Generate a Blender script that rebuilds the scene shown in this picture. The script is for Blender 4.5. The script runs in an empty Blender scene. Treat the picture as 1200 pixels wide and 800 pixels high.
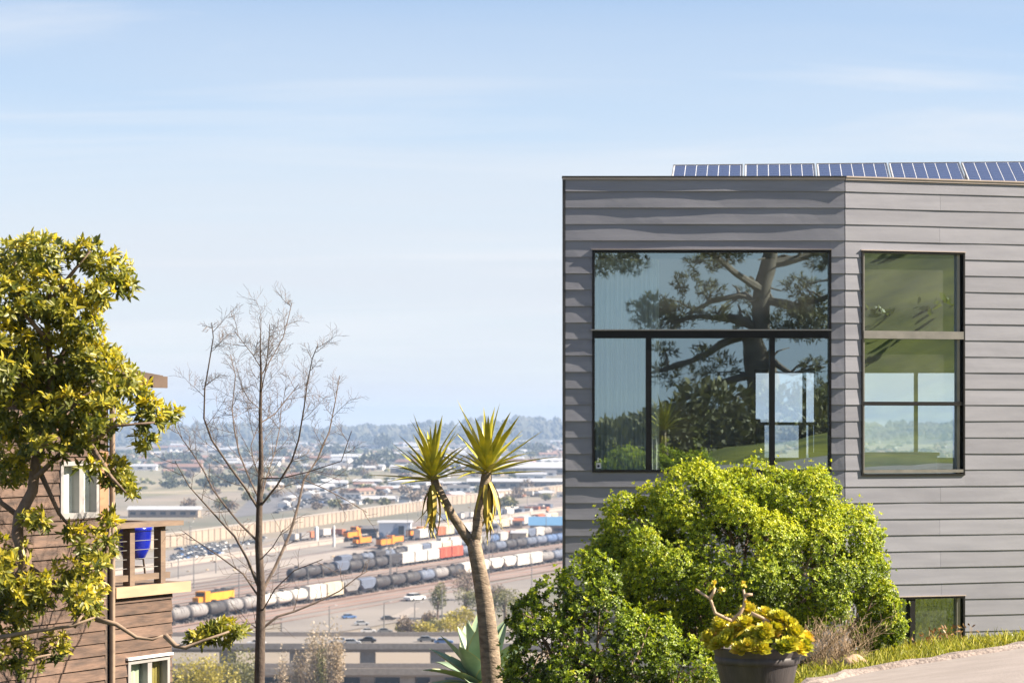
import bpy, bmesh, math, random
import numpy as np
from mathutils import Vector, Matrix

# ------------------------------------------------------------------ camera, sky, sun, exposure
scene = bpy.context.scene
COL = scene.collection
R = math.radians
F = 3000.0            # focal length in photo pixels (photo is 1200 wide)
HOR = 495.0           # eye level row in the photo
SUN_EL, SUN_AZ = 37.0, 4.0          # degrees; azimuth: how far the sun stands in front of the grey facade
cam_d = bpy.data.cameras.new('camera')
cam = bpy.data.objects.new('camera', cam_d); COL.objects.link(cam)
cam.location = (0, 0, 0); cam.rotation_euler = (R(90), 0, 0)
cam_d.sensor_width = 36.0; cam_d.lens = F / 1200 * 36.0
cam_d.shift_y = (HOR - 400) / 1200
cam_d.clip_start = 0.5; cam_d.clip_end = 40000
cam_d.dof.use_dof = True; cam_d.dof.focus_distance = 28.0; cam_d.dof.aperture_fstop = 4.5
scene.camera = cam

sun_dir = Vector((math.cos(R(SUN_EL)) * math.cos(R(SUN_AZ)), -math.cos(R(SUN_EL)) * math.sin(R(SUN_AZ)), math.sin(R(SUN_EL))))
world = bpy.data.worlds.new('World'); scene.world = world; world.use_nodes = True
nt = world.node_tree; nt.nodes.clear()
sky = nt.nodes.new('ShaderNodeTexSky'); sky.sky_type = 'NISHITA'; sky.sun_disc = False
sky.sun_elevation = R(SUN_EL); sky.sun_rotation = R(90 + SUN_AZ)
sky.altitude = 60; sky.air_density = 0.8; sky.dust_density = 0.0; sky.ozone_density = 2.5
tc = nt.nodes.new('ShaderNodeTexCoord')
sep = nt.nodes.new('ShaderNodeSeparateXYZ'); nt.links.new(tc.outputs['Generated'], sep.inputs[0])
addz = nt.nodes.new('ShaderNodeMath'); addz.operation = 'ADD'; addz.inputs[1].default_value = 0.12
absz = nt.nodes.new('ShaderNodeMath'); absz.operation = 'ABSOLUTE'
nt.links.new(sep.outputs[2], absz.inputs[0]); nt.links.new(absz.outputs[0], addz.inputs[0])
dvx = nt.nodes.new('ShaderNodeMath'); dvx.operation = 'DIVIDE'
dvy = nt.nodes.new('ShaderNodeMath'); dvy.operation = 'DIVIDE'
nt.links.new(sep.outputs[0], dvx.inputs[0]); nt.links.new(addz.outputs[0], dvx.inputs[1])
nt.links.new(sep.outputs[1], dvy.inputs[0]); nt.links.new(addz.outputs[0], dvy.inputs[1])
cmb = nt.nodes.new('ShaderNodeCombineXYZ')
nt.links.new(dvx.outputs[0], cmb.inputs[0]); nt.links.new(dvy.outputs[0], cmb.inputs[1])
cmap = nt.nodes.new('ShaderNodeMapping'); cmap.inputs['Scale'].default_value = (0.55, 1.1, 1); cmap.inputs['Rotation'].default_value = (0, 0, R(8))
nt.links.new(cmb.outputs[0], cmap.inputs[0])
cn = nt.nodes.new('ShaderNodeTexNoise'); cn.inputs['Scale'].default_value = 1.0; cn.inputs['Detail'].default_value = 5; cn.inputs['Roughness'].default_value = 0.5
cn.inputs['Distortion'].default_value = 0.4
nt.links.new(cmap.outputs[0], cn.inputs['Vector'])
cr = nt.nodes.new('ShaderNodeMapRange'); cr.inputs[1].default_value = 0.38; cr.inputs[2].default_value = 0.78
cr.inputs[3].default_value = 0.02; cr.inputs[4].default_value = 0.32
nt.links.new(cn.outputs['Fac'], cr.inputs[0])
cmix = nt.nodes.new('ShaderNodeMix'); cmix.data_type = 'RGBA'
cmix.inputs['B'].default_value = (4.85, 5.1, 5.5, 1)       # thin high cloud veil, same radiance scale as the sky texture
hz = nt.nodes.new('ShaderNodeMapRange'); hz.inputs[1].default_value = 0.03; hz.inputs[2].default_value = 0.205; hz.inputs[3].default_value = 0.82; hz.inputs[4].default_value = 0.0
hz.interpolation_type = 'SMOOTHSTEP'
nt.links.new(absz.outputs[0], hz.inputs[0])
vadd = nt.nodes.new('ShaderNodeMath'); vadd.operation = 'ADD'; vadd.use_clamp = True
nt.links.new(cr.outputs[0], vadd.inputs[0]); nt.links.new(hz.outputs[0], vadd.inputs[1])
nt.links.new(vadd.outputs[0], cmix.inputs['Factor']); nt.links.new(sky.outputs[0], cmix.inputs['A'])
cm2 = nt.nodes.new('ShaderNodeMapping'); cm2.inputs['Scale'].default_value = (0.5, 1.5, 1); cm2.inputs['Location'].default_value = (3.1, 1.7, 0); cm2.inputs['Rotation'].default_value = (0, 0, R(-6))
nt.links.new(cmb.outputs[0], cm2.inputs[0])
cn2 = nt.nodes.new('ShaderNodeTexNoise'); cn2.inputs['Scale'].default_value = 1.3; cn2.inputs['Detail'].default_value = 7; cn2.inputs['Roughness'].default_value = 0.55; cn2.inputs['Distortion'].default_value = 0.8
nt.links.new(cm2.outputs[0], cn2.inputs['Vector'])
cr2 = nt.nodes.new('ShaderNodeMapRange'); cr2.inputs[1].default_value = 0.48; cr2.inputs[2].default_value = 0.72; cr2.inputs[3].default_value = 0.0; cr2.inputs[4].default_value = 0.55
nt.links.new(cn2.outputs['Fac'], cr2.inputs[0])
cmix2 = nt.nodes.new('ShaderNodeMix'); cmix2.data_type = 'RGBA'; cmix2.inputs['B'].default_value = (5.6, 5.7, 5.9, 1)
nt.links.new(cr2.outputs[0], cmix2.inputs['Factor']); nt.links.new(cmix.outputs['Result'], cmix2.inputs['A'])
bg = nt.nodes.new('ShaderNodeBackground'); bg.inputs[1].default_value = 0.050
out = nt.nodes.new('ShaderNodeOutputWorld')
nt.links.new(cmix2.outputs['Result'], bg.inputs[0]); nt.links.new(bg.outputs[0], out.inputs[0])

sun_l = bpy.data.lights.new('sun', 'SUN'); sun_l.energy = 5.0; sun_l.angle = R(0.5); sun_l.color = (1.0, 0.87, 0.70)
sun = bpy.data.objects.new('sun', sun_l); COL.objects.link(sun)
sun.rotation_euler = (-sun_dir).to_track_quat('-Z', 'Y').to_euler()
sun.location = (40, -5, 40)
vs = scene.view_settings
vs.view_transform = 'Standard'; vs.look = 'None'; vs.exposure = 1.72; vs.gamma = 1.0; vs.use_curve_mapping = False
scene.render.engine = 'CYCLES'
scene.cycles.use_denoising = True
scene.cycles.max_bounces = 8; scene.cycles.diffuse_bounces = 3; scene.cycles.glossy_bounces = 4
scene.cycles.transmission_bounces = 4; scene.cycles.transparent_max_bounces = 16; scene.cycles.volume_bounces = 0
scene.cycles.sample_clamp_indirect = 6.0

# ------------------------------------------------------------------ helpers
rng = np.random.default_rng(11)
random.seed(5)

def P(px, py, d):
    return Vector(((px - 600) / F * d, d, (HOR - py) / F * d))

PLAIN = -61.0
def G(px, py, z=PLAIN):
    d = -z * F / (py - HOR)
    return Vector(((px - 600) / F * d, d, z))

def tag(o, label=None, cat=None, group=None, kind=None):
    if label: o['label'] = label
    if cat: o['category'] = cat
    if group: o['group'] = group
    if kind: o['kind'] = kind
    return o

def empty(name, loc=(0, 0, 0), rz=0.0):
    o = bpy.data.objects.new(name, None); COL.objects.link(o)
    o.location = loc; o.rotation_euler = (0, 0, rz); o.empty_display_size = 0.2
    return o

def link(name, me, mats=None, parent=None):
    if mats is not None and not me.materials:
        for m in (mats if isinstance(mats, (list, tuple)) else [mats]): me.materials.append(m)
    o = bpy.data.objects.new(name, me); COL.objects.link(o)
    if parent is not None:
        o.parent = parent
        if parent.type == 'EMPTY':          # meshes are modelled in world coordinates
            o.matrix_parent_inverse = Matrix.Translation(-parent.location)
    return o

def dup(root, loc=None, rz=None, scale=None):
    def cp(o, par):
        c = o.copy(); COL.objects.link(c)
        if par is not None:
            c.parent = par; c.matrix_parent_inverse = o.matrix_parent_inverse.copy()
        for ch in o.children: cp(ch, c)
        return c
    r = cp(root, None)
    if loc is not None: r.location = loc
    if rz is not None: r.rotation_euler = (0, 0, rz)
    if scale is not None: r.scale = scale
    return r

class MB:
    def __init__(s): s.v = []; s.f = []; s.m = []
    def add(s, vs_, fs, mi=0):
        b = len(s.v); s.v.extend([tuple(v) for v in vs_])
        for f in fs: s.f.append(tuple(b + i for i in f)); s.m.append(mi)
        return s
    def box(s, a, b, mi=0):
        x0, y0, z0 = a; x1, y1, z1 = b
        return s.hexa([(x0,y0,z0),(x1,y0,z0),(x1,y1,z0),(x0,y1,z0),(x0,y0,z1),(x1,y0,z1),(x1,y1,z1),(x0,y1,z1)], mi)
    def hexa(s, v, mi=0):
        return s.add(v, [(0,3,2,1),(4,5,6,7),(0,1,5,4),(1,2,6,5),(2,3,7,6),(3,0,4,7)], mi)
    def tube(s, pts, rad, n=6, mi=0, cap=True):
        pts = [Vector(p) for p in pts]
        if not isinstance(rad, (list, tuple)): rad = [rad] * len(pts)
        rings = []; up = Vector((0.13, 0.21, 0.97))
        prev = None
        for i, p in enumerate(pts):
            t = (pts[min(i+1, len(pts)-1)] - pts[max(i-1, 0)])
            t = t.normalized() if t.length > 1e-9 else Vector((0,0,1))
            a = prev if prev is not None else (Vector((1,0,0)) if abs(t.x) < .8 else Vector((0,1,0)))
            a = (a - t * a.dot(t))
            a = a.normalized() if a.length > 1e-6 else t.orthogonal().normalized()
            prev = a; b = t.cross(a)
            rings.append([p + (a * math.cos(2*math.pi*k/n) + b * math.sin(2*math.pi*k/n)) * rad[i] for k in range(n)])
        vv = [v for r in rings for v in r]; ff = []
        for i in range(len(rings)-1):
            for k in range(n):
                k2 = (k+1) % n
                ff.append((i*n+k, i*n+k2, (i+1)*n+k2, (i+1)*n+k))
        if cap:
            ff.append(tuple(range(n-1, -1, -1))); ff.append(tuple((len(rings)-1)*n + k for k in range(n)))
        return s.add(vv, ff, mi)
    def lathe(s, c, prof, n=24, mi=0):
        c = Vector(c); vv = []; ff = []
        for r, z in prof:
            for k in range(n): vv.append(c + Vector((r*math.cos(2*math.pi*k/n), r*math.sin(2*math.pi*k/n), z)))
        for i in range(len(prof)-1):
            for k in range(n):
                k2 = (k+1) % n
                ff.append((i*n+k, i*n+k2, (i+1)*n+k2, (i+1)*n+k))
        return s.add(vv, ff, mi)
    def mesh(s, name, smooth=False):
        me = bpy.data.meshes.new(name); me.from_pydata(s.v, [], s.f)
        me.polygons.foreach_set('material_index', s.m)
        if smooth: me.polygons.foreach_set('use_smooth', [True]*len(s.f))
        me.update(); return me
    def build(s, name, mats, parent=None, smooth=False):
        me = s.mesh(name, smooth)
        for m in (mats if isinstance(mats, (list, tuple)) else [mats]): me.materials.append(m)
        return link(name, me, None, parent)

# ------------------------------------------------------------------ materials
def _new(name):
    m = bpy.data.materials.new(name); m.use_nodes = True
    n = m.node_tree.nodes; n.clear()
    o = n.new('ShaderNodeOutputMaterial'); b = n.new('ShaderNodeBsdfPrincipled')
    m.node_tree.links.new(b.outputs[0], o.inputs[0])
    return m, n, m.node_tree.links, b, o

def rgba(c): return (c[0], c[1], c[2], 1)

def mat(name, c1, c2=None, scale=6.0, rough=0.7, metal=0.0, stretch=(1,1,1), bump=0.0, bscale=None, detail=5, objvar=0.0, spec=0.4, lo=0.35, hi=0.65):
    m, n, L, b, o = _new(name)
    b.inputs['Roughness'].default_value = rough; b.inputs['Metallic'].default_value = metal
    b.inputs['Specular IOR Level'].default_value = spec
    if c2 is None: c2 = tuple(x*0.82 for x in c1)
    t = n.new('ShaderNodeTexCoord'); mp = n.new('ShaderNodeMapping'); mp.inputs['Scale'].default_value = stretch
    L.new(t.outputs['Object'], mp.inputs[0])
    nz = n.new('ShaderNodeTexNoise'); nz.inputs['Scale'].default_value = scale; nz.inputs['Detail'].default_value = detail
    L.new(mp.outputs[0], nz.inputs['Vector'])
    r = n.new('ShaderNodeMapRange'); r.inputs[1].default_value = lo; r.inputs[2].default_value = hi
    L.new(nz.outputs['Fac'], r.inputs[0])
    mx = n.new('ShaderNodeMix'); mx.data_type = 'RGBA'
    mx.inputs['A'].default_value = rgba(c1); mx.inputs['B'].default_value = rgba(c2)
    L.new(r.outputs[0], mx.inputs['Factor'])
    last = mx.outputs['Result']
    if objvar:
        oi = n.new('ShaderNodeObjectInfo'); mr = n.new('ShaderNodeMapRange')
        mr.inputs[3].default_value = 1-objvar; mr.inputs[4].default_value = 1+objvar
        L.new(oi.outputs['Random'], mr.inputs[0])
        hs = n.new('ShaderNodeHueSaturation'); L.new(mr.outputs[0], hs.inputs['Value']); L.new(last, hs.inputs['Color'])
        last = hs.outputs[0]
    L.new(last, b.inputs['Base Color'])
    if bump:
        n2 = n.new('ShaderNodeTexNoise'); n2.inputs['Scale'].default_value = bscale or scale*4; n2.inputs['Detail'].default_value = 4
        L.new(mp.outputs[0], n2.inputs['Vector'])
        bp = n.new('ShaderNodeBump'); bp.inputs['Strength'].default_value = bump; bp.inputs['Distance'].default_value = 0.02
        L.new(n2.outputs['Fac'], bp.inputs['Height']); L.new(bp.outputs[0], b.inputs['Normal'])
    return m

def leafmat(name, stops, rough=0.5, trans=0.3, tint=(1.0, 1.0, 0.5)):
    m, n, L, b, o = _new(name)
    at = n.new('ShaderNodeAttribute'); at.attribute_name = 'tint'
    cr = n.new('ShaderNodeValToRGB'); e = cr.color_ramp.elements
    e[0].position = stops[0][0]; e[0].color = rgba(stops[0][1])
    e[1].position = stops[-1][0]; e[1].color = rgba(stops[-1][1])
    for p, c in stops[1:-1]:
        k = e.new(p); k.color = rgba(c)
    L.new(at.outputs['Fac'], cr.inputs[0]); L.new(cr.outputs[0], b.inputs['Base Color'])
    b.inputs['Roughness'].default_value = rough; b.inputs['Specular IOR Level'].default_value = 0.5
    tr = n.new('ShaderNodeBsdfTranslucent')
    mu = n.new('ShaderNodeMix'); mu.data_type = 'RGBA'; mu.blend_type = 'MULTIPLY'; mu.inputs['Factor'].default_value = 1
    mu.inputs['B'].default_value = rgba(tint); L.new(cr.outputs[0], mu.inputs['A']); L.new(mu.outputs['Result'], tr.inputs[0])
    ms = n.new('ShaderNodeMixShader'); ms.inputs[0].default_value = trans
    L.new(b.outputs[0], ms.inputs[1]); L.new(tr.outputs[0], ms.inputs[2]); L.new(ms.outputs[0], o.inputs[0])
    return m

def glassmat(name, refl=0.35, tint=(0.75, 0.85, 0.88), gtint=(0.9, 0.97, 1.0), wav=0.0):
    m, n, L, b, o = _new(name); n.remove(b)
    tr = n.new('ShaderNodeBsdfTransparent'); tr.inputs[0].default_value = rgba(tint)
    gl = n.new('ShaderNodeBsdfGlossy'); gl.inputs['Color'].default_value = rgba(gtint); gl.inputs['Roughness'].default_value = 0.0
    lw = n.new('ShaderNodeLayerWeight'); lw.inputs[0].default_value = 0.5
    fr = n.new('ShaderNodeMath'); fr.operation = 'POWER'; fr.inputs[1].default_value = 5.0; L.new(lw.outputs['Facing'], fr.inputs[0])
    ad = n.new('ShaderNodeMath'); ad.operation = 'ADD'; ad.use_clamp = True; ad.inputs[1].default_value = refl
    L.new(fr.outputs[0], ad.inputs[0])
    if wav:
        t = n.new('ShaderNodeTexCoord'); nz = n.new('ShaderNodeTexNoise'); nz.inputs['Scale'].default_value = 1.3; nz.inputs['Detail'].default_value = 1
        L.new(t.outputs['Object'], nz.inputs['Vector'])
        bp = n.new('ShaderNodeBump'); bp.inputs['Strength'].default_value = wav; bp.inputs['Distance'].default_value = 0.01
        L.new(nz.outputs['Fac'], bp.inputs['Height']); L.new(bp.outputs[0], gl.inputs['Normal'])
    ms = n.new('ShaderNodeMixShader'); L.new(ad.outputs[0], ms.inputs[0])
    L.new(tr.outputs[0], ms.inputs[1]); L.new(gl.outputs[0], ms.inputs[2])
    if wav:      # pale veil put into the glass as a dusty film, lightening dark reflections
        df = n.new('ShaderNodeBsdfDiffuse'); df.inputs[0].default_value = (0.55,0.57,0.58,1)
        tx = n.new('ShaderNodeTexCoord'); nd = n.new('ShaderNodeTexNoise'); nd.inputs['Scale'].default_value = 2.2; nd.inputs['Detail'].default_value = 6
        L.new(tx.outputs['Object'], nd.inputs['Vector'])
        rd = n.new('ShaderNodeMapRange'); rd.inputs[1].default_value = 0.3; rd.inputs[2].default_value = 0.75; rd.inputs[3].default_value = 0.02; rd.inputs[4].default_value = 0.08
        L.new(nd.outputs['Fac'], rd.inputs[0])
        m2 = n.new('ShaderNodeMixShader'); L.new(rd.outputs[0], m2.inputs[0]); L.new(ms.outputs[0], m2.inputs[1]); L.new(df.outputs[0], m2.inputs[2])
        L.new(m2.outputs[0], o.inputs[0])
    else: L.new(ms.outputs[0], o.inputs[0])
    return m

M = {}
M['siding'] = mat('grey_siding_paint', (0.234,0.240,0.284), (0.196,0.202,0.242), scale=2.2, rough=0.62, stretch=(0.5,0.5,5), bump=0.10, bscale=60, objvar=0.075)
M['sheath'] = mat('dark_sheathing', (0.05,0.05,0.055), rough=0.9)
M['black'] = mat('black_window_frame', (0.007,0.007,0.008), (0.010,0.010,0.011), rough=0.5, spec=0.25)
M['alu'] = mat('mill_aluminium', (0.27,0.26,0.25), (0.21,0.205,0.20), rough=0.42, metal=0.6)
M['flash'] = mat('roof_flashing', (0.42,0.36,0.33), (0.36,0.31,0.29), rough=0.5, metal=0.2, scale=3)
M['darkcap'] = mat('dark_roof_cap', (0.05,0.05,0.055), rough=0.6)
M['roof'] = mat('roof_membrane', (0.25,0.25,0.25), rough=0.9)
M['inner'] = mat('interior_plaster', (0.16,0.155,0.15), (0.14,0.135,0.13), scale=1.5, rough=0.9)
M['floorw'] = mat('interior_floor', (0.10,0.08,0.065), rough=0.5, scale=3, stretch=(1,8,1))
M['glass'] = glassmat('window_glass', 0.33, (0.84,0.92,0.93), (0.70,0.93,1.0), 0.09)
M['glass_clear'] = glassmat('far_window_glass', 0.02, (0.93,0.95,0.96))
M['curtain'] = mat('sheer_curtain', (0.55,0.56,0.55), (0.45,0.47,0.47), scale=3, stretch=(6,6,0.6), rough=0.9)
M['white'] = mat('white_paint', (0.72,0.72,0.72), (0.64,0.64,0.65), scale=4, rough=0.55)
M['brownwood'] = mat('weathered_brown_siding', (0.165,0.105,0.078), (0.06,0.043,0.037), scale=4.5, rough=0.85, stretch=(0.7,0.7,4), bump=0.3, bscale=14, objvar=0.22, lo=0.3, hi=0.7)
M['wood'] = mat('deck_wood', (0.19,0.135,0.10), (0.13,0.095,0.075), scale=3, rough=0.8, stretch=(1,1,4), bump=0.2)
M['newwood'] = mat('pale_fir_fascia', (0.40,0.29,0.19), (0.33,0.24,0.16), scale=3, rough=0.7, stretch=(1,1,6))
M['concrete'] = mat('concrete', (0.32,0.29,0.265), (0.26,0.235,0.215), scale=1.2, rough=0.9, bump=0.2, bscale=30)
M['bark_pale'] = mat('yucca_bark', (0.29,0.225,0.165), (0.13,0.10,0.075), scale=9, rough=0.9, stretch=(1,1,2.5), bump=0.6, bscale=30)
M['bark_dark'] = mat('dark_bark', (0.10,0.075,0.06), (0.06,0.045,0.04), scale=10, rough=0.9, bump=0.4)
M['bark_bare'] = mat('bare_tree_bark', (0.15,0.115,0.095), (0.08,0.063,0.055), scale=12, rough=0.85, stretch=(1,1,0.4), bump=0.4)
M['twig'] = mat('pale_twigs', (0.30,0.22,0.16), (0.22,0.16,0.12), scale=10, rough=0.8)

# ------------------------------------------------------------------ the setting: hill, plain, driveway
def sm(t): 
    t = min(1.0, max(0.0, t)); return t*t*(3-2*t)

def ground_z(x, y):
    xx = min(x, 14.0)
    z = -2.02 + 0.13*(xx - 4.4)
    z -= 0.075*(max(y, 18.0) - 22) 
    if y > 24: z -= 0.026*(y - 24)
    if y < 18: z += 0.02*(18 - max(y, -8))
    xs = -0.6 - max(0.0, 18 - y)*0.5
    if x < xs: z -= 0.55*(min(xs - x, 14.0))
    if y > 33: z -= 0.6*(y - 33)
    # grass hill rising behind and to the right of the camera
    r = x*0.8 - 15.0
    if r > 0: z += 0.42*min(r, 80.0)*sm(r/9.0)
    if abs(x) > 200: z -= (abs(x)-200)*0.2
    return max(z, -66.0)

def axis(fine0, fine1, step, far0, far1):
    a = list(np.arange(fine0, fine1 + 1e-6, step))
    s = step; v = fine1
    while v < far1:
        s = min(s*1.35, 12); v += s; a.append(v)
    s = step; v = fine0; pre = []
    while v > far0:
        s = min(s*1.35, 12); v -= s; pre.append(v)
    return pre[::-1] + a

def grid_mesh(xs, ys, fz):
    vv = []; ff = []
    for y in ys:
        for x in xs: vv.append((x, y, fz(x, y)))
    nx = len(xs)
    for j in range(len(ys)-1):
        for i in range(nx-1):
            ff.append((j*nx+i, j*nx+i+1, (j+1)*nx+i+1, (j+1)*nx+i))
    return vv, ff

M['soil'] = mat('hill_grass_soil', (0.06,0.072,0.006), (0.22,0.21,0.012), scale=0.55, rough=0.95, bump=0.5, bscale=6, detail=8)
xs = axis(-8, 10, 0.35, -420, 420); ys = axis(10, 42, 0.35, -170, 150)
vv, ff = grid_mesh(xs, ys, lambda x, y: ground_z(x, y) + 0.035*math.sin(1.7*x+0.6*y)*math.cos(1.3*y-0.4*x) + (0.6*math.sin(0.21*x+0.3*y)*math.cos(0.17*y-0.1*x)+0.35*math.sin(0.55*x)*math.sin(0.47*y+1) if y < 0 else 0))
o = MB().add(vv, ff).build('hillside', M['soil'], smooth=True); tag(o, kind='structure')

M['plain'] = mat('plain_ground', (0.22,0.185,0.15), (0.10,0.10,0.075), scale=0.008, rough=0.95, detail=8)
o = MB().add([(-6000,-1500,PLAIN),(6000,-1500,PLAIN),(6000,10400,PLAIN),(-6000,10400,PLAIN)], [(0,1,2,3)]).build('ground', M['plain']); tag(o, kind='structure')

# concrete driveway with a rough gravel edge: the edge line in plan
edge = [(9.5,24.9),(6.5,23.55),(5.5,23.0),(4.48,22.4),(2.95,21.5),(2.45,20.5),(2.25,19.0),(2.2,16.0),(2.2,8.0),(2.0,-6.0)]
def edge_resample(pts, step):
    o_ = []
    for (a, b) in zip(pts[:-1], pts[1:]):
        n_ = max(1, int(math.hypot(b[0]-a[0], b[1]-a[1])/step))
        for k in range(n_): o_.append((a[0]+(b[0]-a[0])*k/n_, a[1]+(b[1]-a[1])*k/n_))
    return o_ + [pts[-1]]
E = edge_resample(edge, 0.25)
def edge_x_at(y):
    for (a, b) in zip(edge[:-1], edge[1:]):
        if min(a[1], b[1]) <= y <= max(a[1], b[1]): return a[0] + (b[0]-a[0])*(y-a[1])/(b[1]-a[1])
    return 99
M['drive'] = mat('driveway_concrete', (0.29,0.255,0.24), (0.245,0.215,0.20), scale=2.5, rough=0.9, bump=0.25, bscale=40)
M['gravel'] = mat('gravel_edge', (0.30,0.25,0.225), (0.15,0.125,0.115), scale=28, rough=0.95, bump=0.9, bscale=40)
mb = MB(); n_ = 12
rows = []
for (x, y) in E:
    rows.append([(x + k*0.9, y - 0.02*k, ground_z(x + k*0.9, y - 0.02*k) + 0.075) for k in range(n_)])
V_ = [v for r in rows for v in r]
mb.add(V_, [(i*n_+k, (i+1)*n_+k, (i+1)*n_+k+1, i*n_+k+1) for i in range(len(rows)-1) for k in range(n_-1)])
o = mb.build('driveway', M['drive']); tag(o, kind='structure')
mb = MB(); V_ = []
for i, (x, y) in enumerate(E):
    a = Vector(E[min(i+1, len(E)-1)]) - Vector(E[max(i-1, 0)]); a.normalize(); nrm = Vector((a.y, -a.x))
    for k, (w, h) in enumerate([(-0.10,0.06),(-0.03,0.11),(0.07,0.12),(0.17,0.09),(0.30,-0.10)]):
        j = 0.03*math.sin(i*1.7+k*2.1)
        p = Vector((x, y)) - nrm*(-1)*(w + j) if False else Vector((x, y)) + Vector((-abs(nrm.x), abs(nrm.y)))*(w + j)
        V_.append((p.x, p.y, ground_z(p.x, p.y) + h + 0.012*math.sin(i*2.3+k*1.9)))
mb.add(V_, [(i*5+k, i*5+k+1, (i+1)*5+k+1, (i+1)*5+k) for i in range(len(E)-1) for k in range(4)])
o = mb.build('gravel_edge', M['gravel']); tag(o, kind='structure')

# ------------------------------------------------------------------ generic siding wall
class Wall:
    def __init__(s, o, ang):
        s.o = Vector((o[0], o[1], 0)); s.U = Vector((math.cos(ang), math.sin(ang), 0)); s.N = Vector((math.sin(ang), -math.cos(ang), 0))
    def w(s, u, out_, z): return s.o + s.U*u + s.N*out_ + Vector((0,0,z))
    def uz(s, px, py):
        r = Vector(((px-600)/F, 1, (HOR-py)/F))
        t = s.o.dot(s.N) / r.dot(s.N)
        p = r*t
        return (p - s.o).dot(s.U), p.z
    def rect(s, x0, y0, x1, y1):
        """opening from photo pixels: u from the mid row, z from the mid column"""
        u0 = s.uz(x0, (y0+y1)/2)[0]; u1 = s.uz(x1, (y0+y1)/2)[0]
        xm = (x0+x1)/2
        return (u0, u1, s.uz(xm, y1)[1], s.uz(xm, y0)[1])
    def bx(s, mb, u0, u1, o0, o1, z0, z1, mi=0):
        c = [(u0,o0),(u1,o0),(u1,o1),(u0,o1)]
        return mb.hexa([s.w(u,q,z0) for u,q in c] + [s.w(u,q,z1) for u,q in c], mi)

def wall_panels(wall, mb, u0, u1, z0, z1, holes, o0, o1, mi=0):
    us = sorted(set([u0, u1] + [min(max(h[k], u0), u1) for h in holes for k in (0,1)]))
    zs = sorted(set([z0, z1] + [min(max(h[k], z0), z1) for h in holes for k in (2,3)]))
    for a, b in zip(us[:-1], us[1:]):
        for c, d in zip(zs[:-1], zs[1:]):
            if b-a < 1e-5 or d-c < 1e-5: continue
            um, zm = (a+b)/2, (c+d)/2
            if any(h[0] < um < h[1] and h[2] < zm < h[3] for h in holes): continue
            wall.bx(mb, a, b, o0, o1, c, d, mi)

def siding(wall, root, m, u0, u1, ztop, zbot, phase, pitch, holes, lap=0.016, top_out=0.003, wave=0.004, joints=None, seed=0, zlim=None):
    """lap boards, each board its own part; bottom edge stands proud and is slightly wavy"""
    rs = random.Random(seed)
    k = 0
    zb = phase
    while zb + pitch < ztop: zb += pitch
    while zb > zbot - pitch:
        zt = zb + pitch
        ph = [rs.uniform(0, 6.28) for _ in range(4)]; am = wave*rs.uniform(0.5, 1.2); ln = rs.uniform(1.6, 3.4)
        def wv(u): return am*(math.sin(u*6.28/ln + ph[0]) + 0.45*math.sin(u*6.28/(ln*0.43) + ph[1]) + 0.2*math.sin(u*6.28/0.35 + ph[2]))
        segs = []
        hs = sorted([h for h in holes if h[2] < zt - 1e-4 and h[3] > zb + 1e-4])
        cur = u0
        for h in hs:
            if h[0] > cur: segs.append((cur, h[0], zb, zt))
            if zb < h[2] - 0.01: segs.append((max(h[0],u0), min(h[1],u1), zb, h[2]))
            if zt > h[3] + 0.01: segs.append((max(h[0],u0), min(h[1],u1), h[3], zt))
            cur = max(cur, h[1])
        if cur < u1: segs.append((cur, u1, zb, zt))
        cuts = joints(k, rs) if joints else []
        out_ = []
        for (a, b, c, d) in segs:
            pts = [a] + sorted(q for q in cuts if a+0.25 < q < b-0.25) + [b]
            for i in range(len(pts)-1): out_.append((pts[i]+(0.0012 if i else 0), pts[i+1]-(0.0012 if i < len(pts)-2 else 0), c, d))
        for (a, b, c, d) in out_:
            d2 = min(d, ztop)
            if d2 - c < 0.004 or b - a < 0.004: continue
            n_ = max(2, min(14, int((b-a)/0.22)+1))
            full = abs(c - zb) < 1e-6
            V_ = []
            sag = rs.uniform(-0.003, 0.003)
            for i in range(n_+1):
                u = a + (b-a)*i/n_
                def outz(z): 
                    f = (zt - z)/pitch
                    return top_out + (lap - top_out + wv(u))*f
                zc = c + (sag*math.sin(u*2.1) if full else 0)
                zz = d2 + (0.004 if abs(d2-zt) < 1e-6 else 0)
                V_ += [wall.w(u, max(0.0015,outz(zz)), zz), wall.w(u, max(0.004,outz(zc)), zc), wall.w(u, 0.001, zc)]
            F_ = []
            for i in range(n_):
                F_ += [(i*3, i*3+1, (i+1)*3+1, (i+1)*3), (i*3+1, i*3+2, (i+1)*3+2, (i+1)*3+1)]
            F_ += [(0,2,1), (n_*3, n_*3+1, n_*3+2)]
            MB().add(V_, F_).build('board', m, root)
        zb -= pitch; k += 1

# ------------------------------------------------------------------ grey house
YW = 31.0
WL = Wall(((660.5-600)/F*YW, YW), 0.0)
LW = (990-660.5)/F*YW
cx = WL.o.x + LW
TH = R(17.0)
WR = Wall((cx, YW), TH)
RW = 8.2
house = empty('grey_house', (2.4, 31.0, -2.9))
tag(house, 'modern grey house with dark lap siding and large black framed windows', 'house')
zroof = (HOR-206.5)/F*YW
zfas = (HOR-211.0)/F*YW
h1 = WL.rect(694, 293, 974, 553)
h2 = WR.rect(1009, 295, 1130, 557)
h3 = WR.rect(1007, 699, 1130, 768)
ZB = -3.6
pitch = 19.2/F*YW
phase = (HOR-224.4)/F*YW
mb = MB(); wall_panels(WL, mb, 0.0, LW, -5.5, zfas, [h1], -0.16, 0.0); mb.build('wall', [M['sheath']], house)
mb = MB(); wall_panels(WR, mb, 0.0, RW, ZB, zfas, [h2, h3], -0.16, 0.0); mb.build('wall', [M['sheath']], house)
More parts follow.
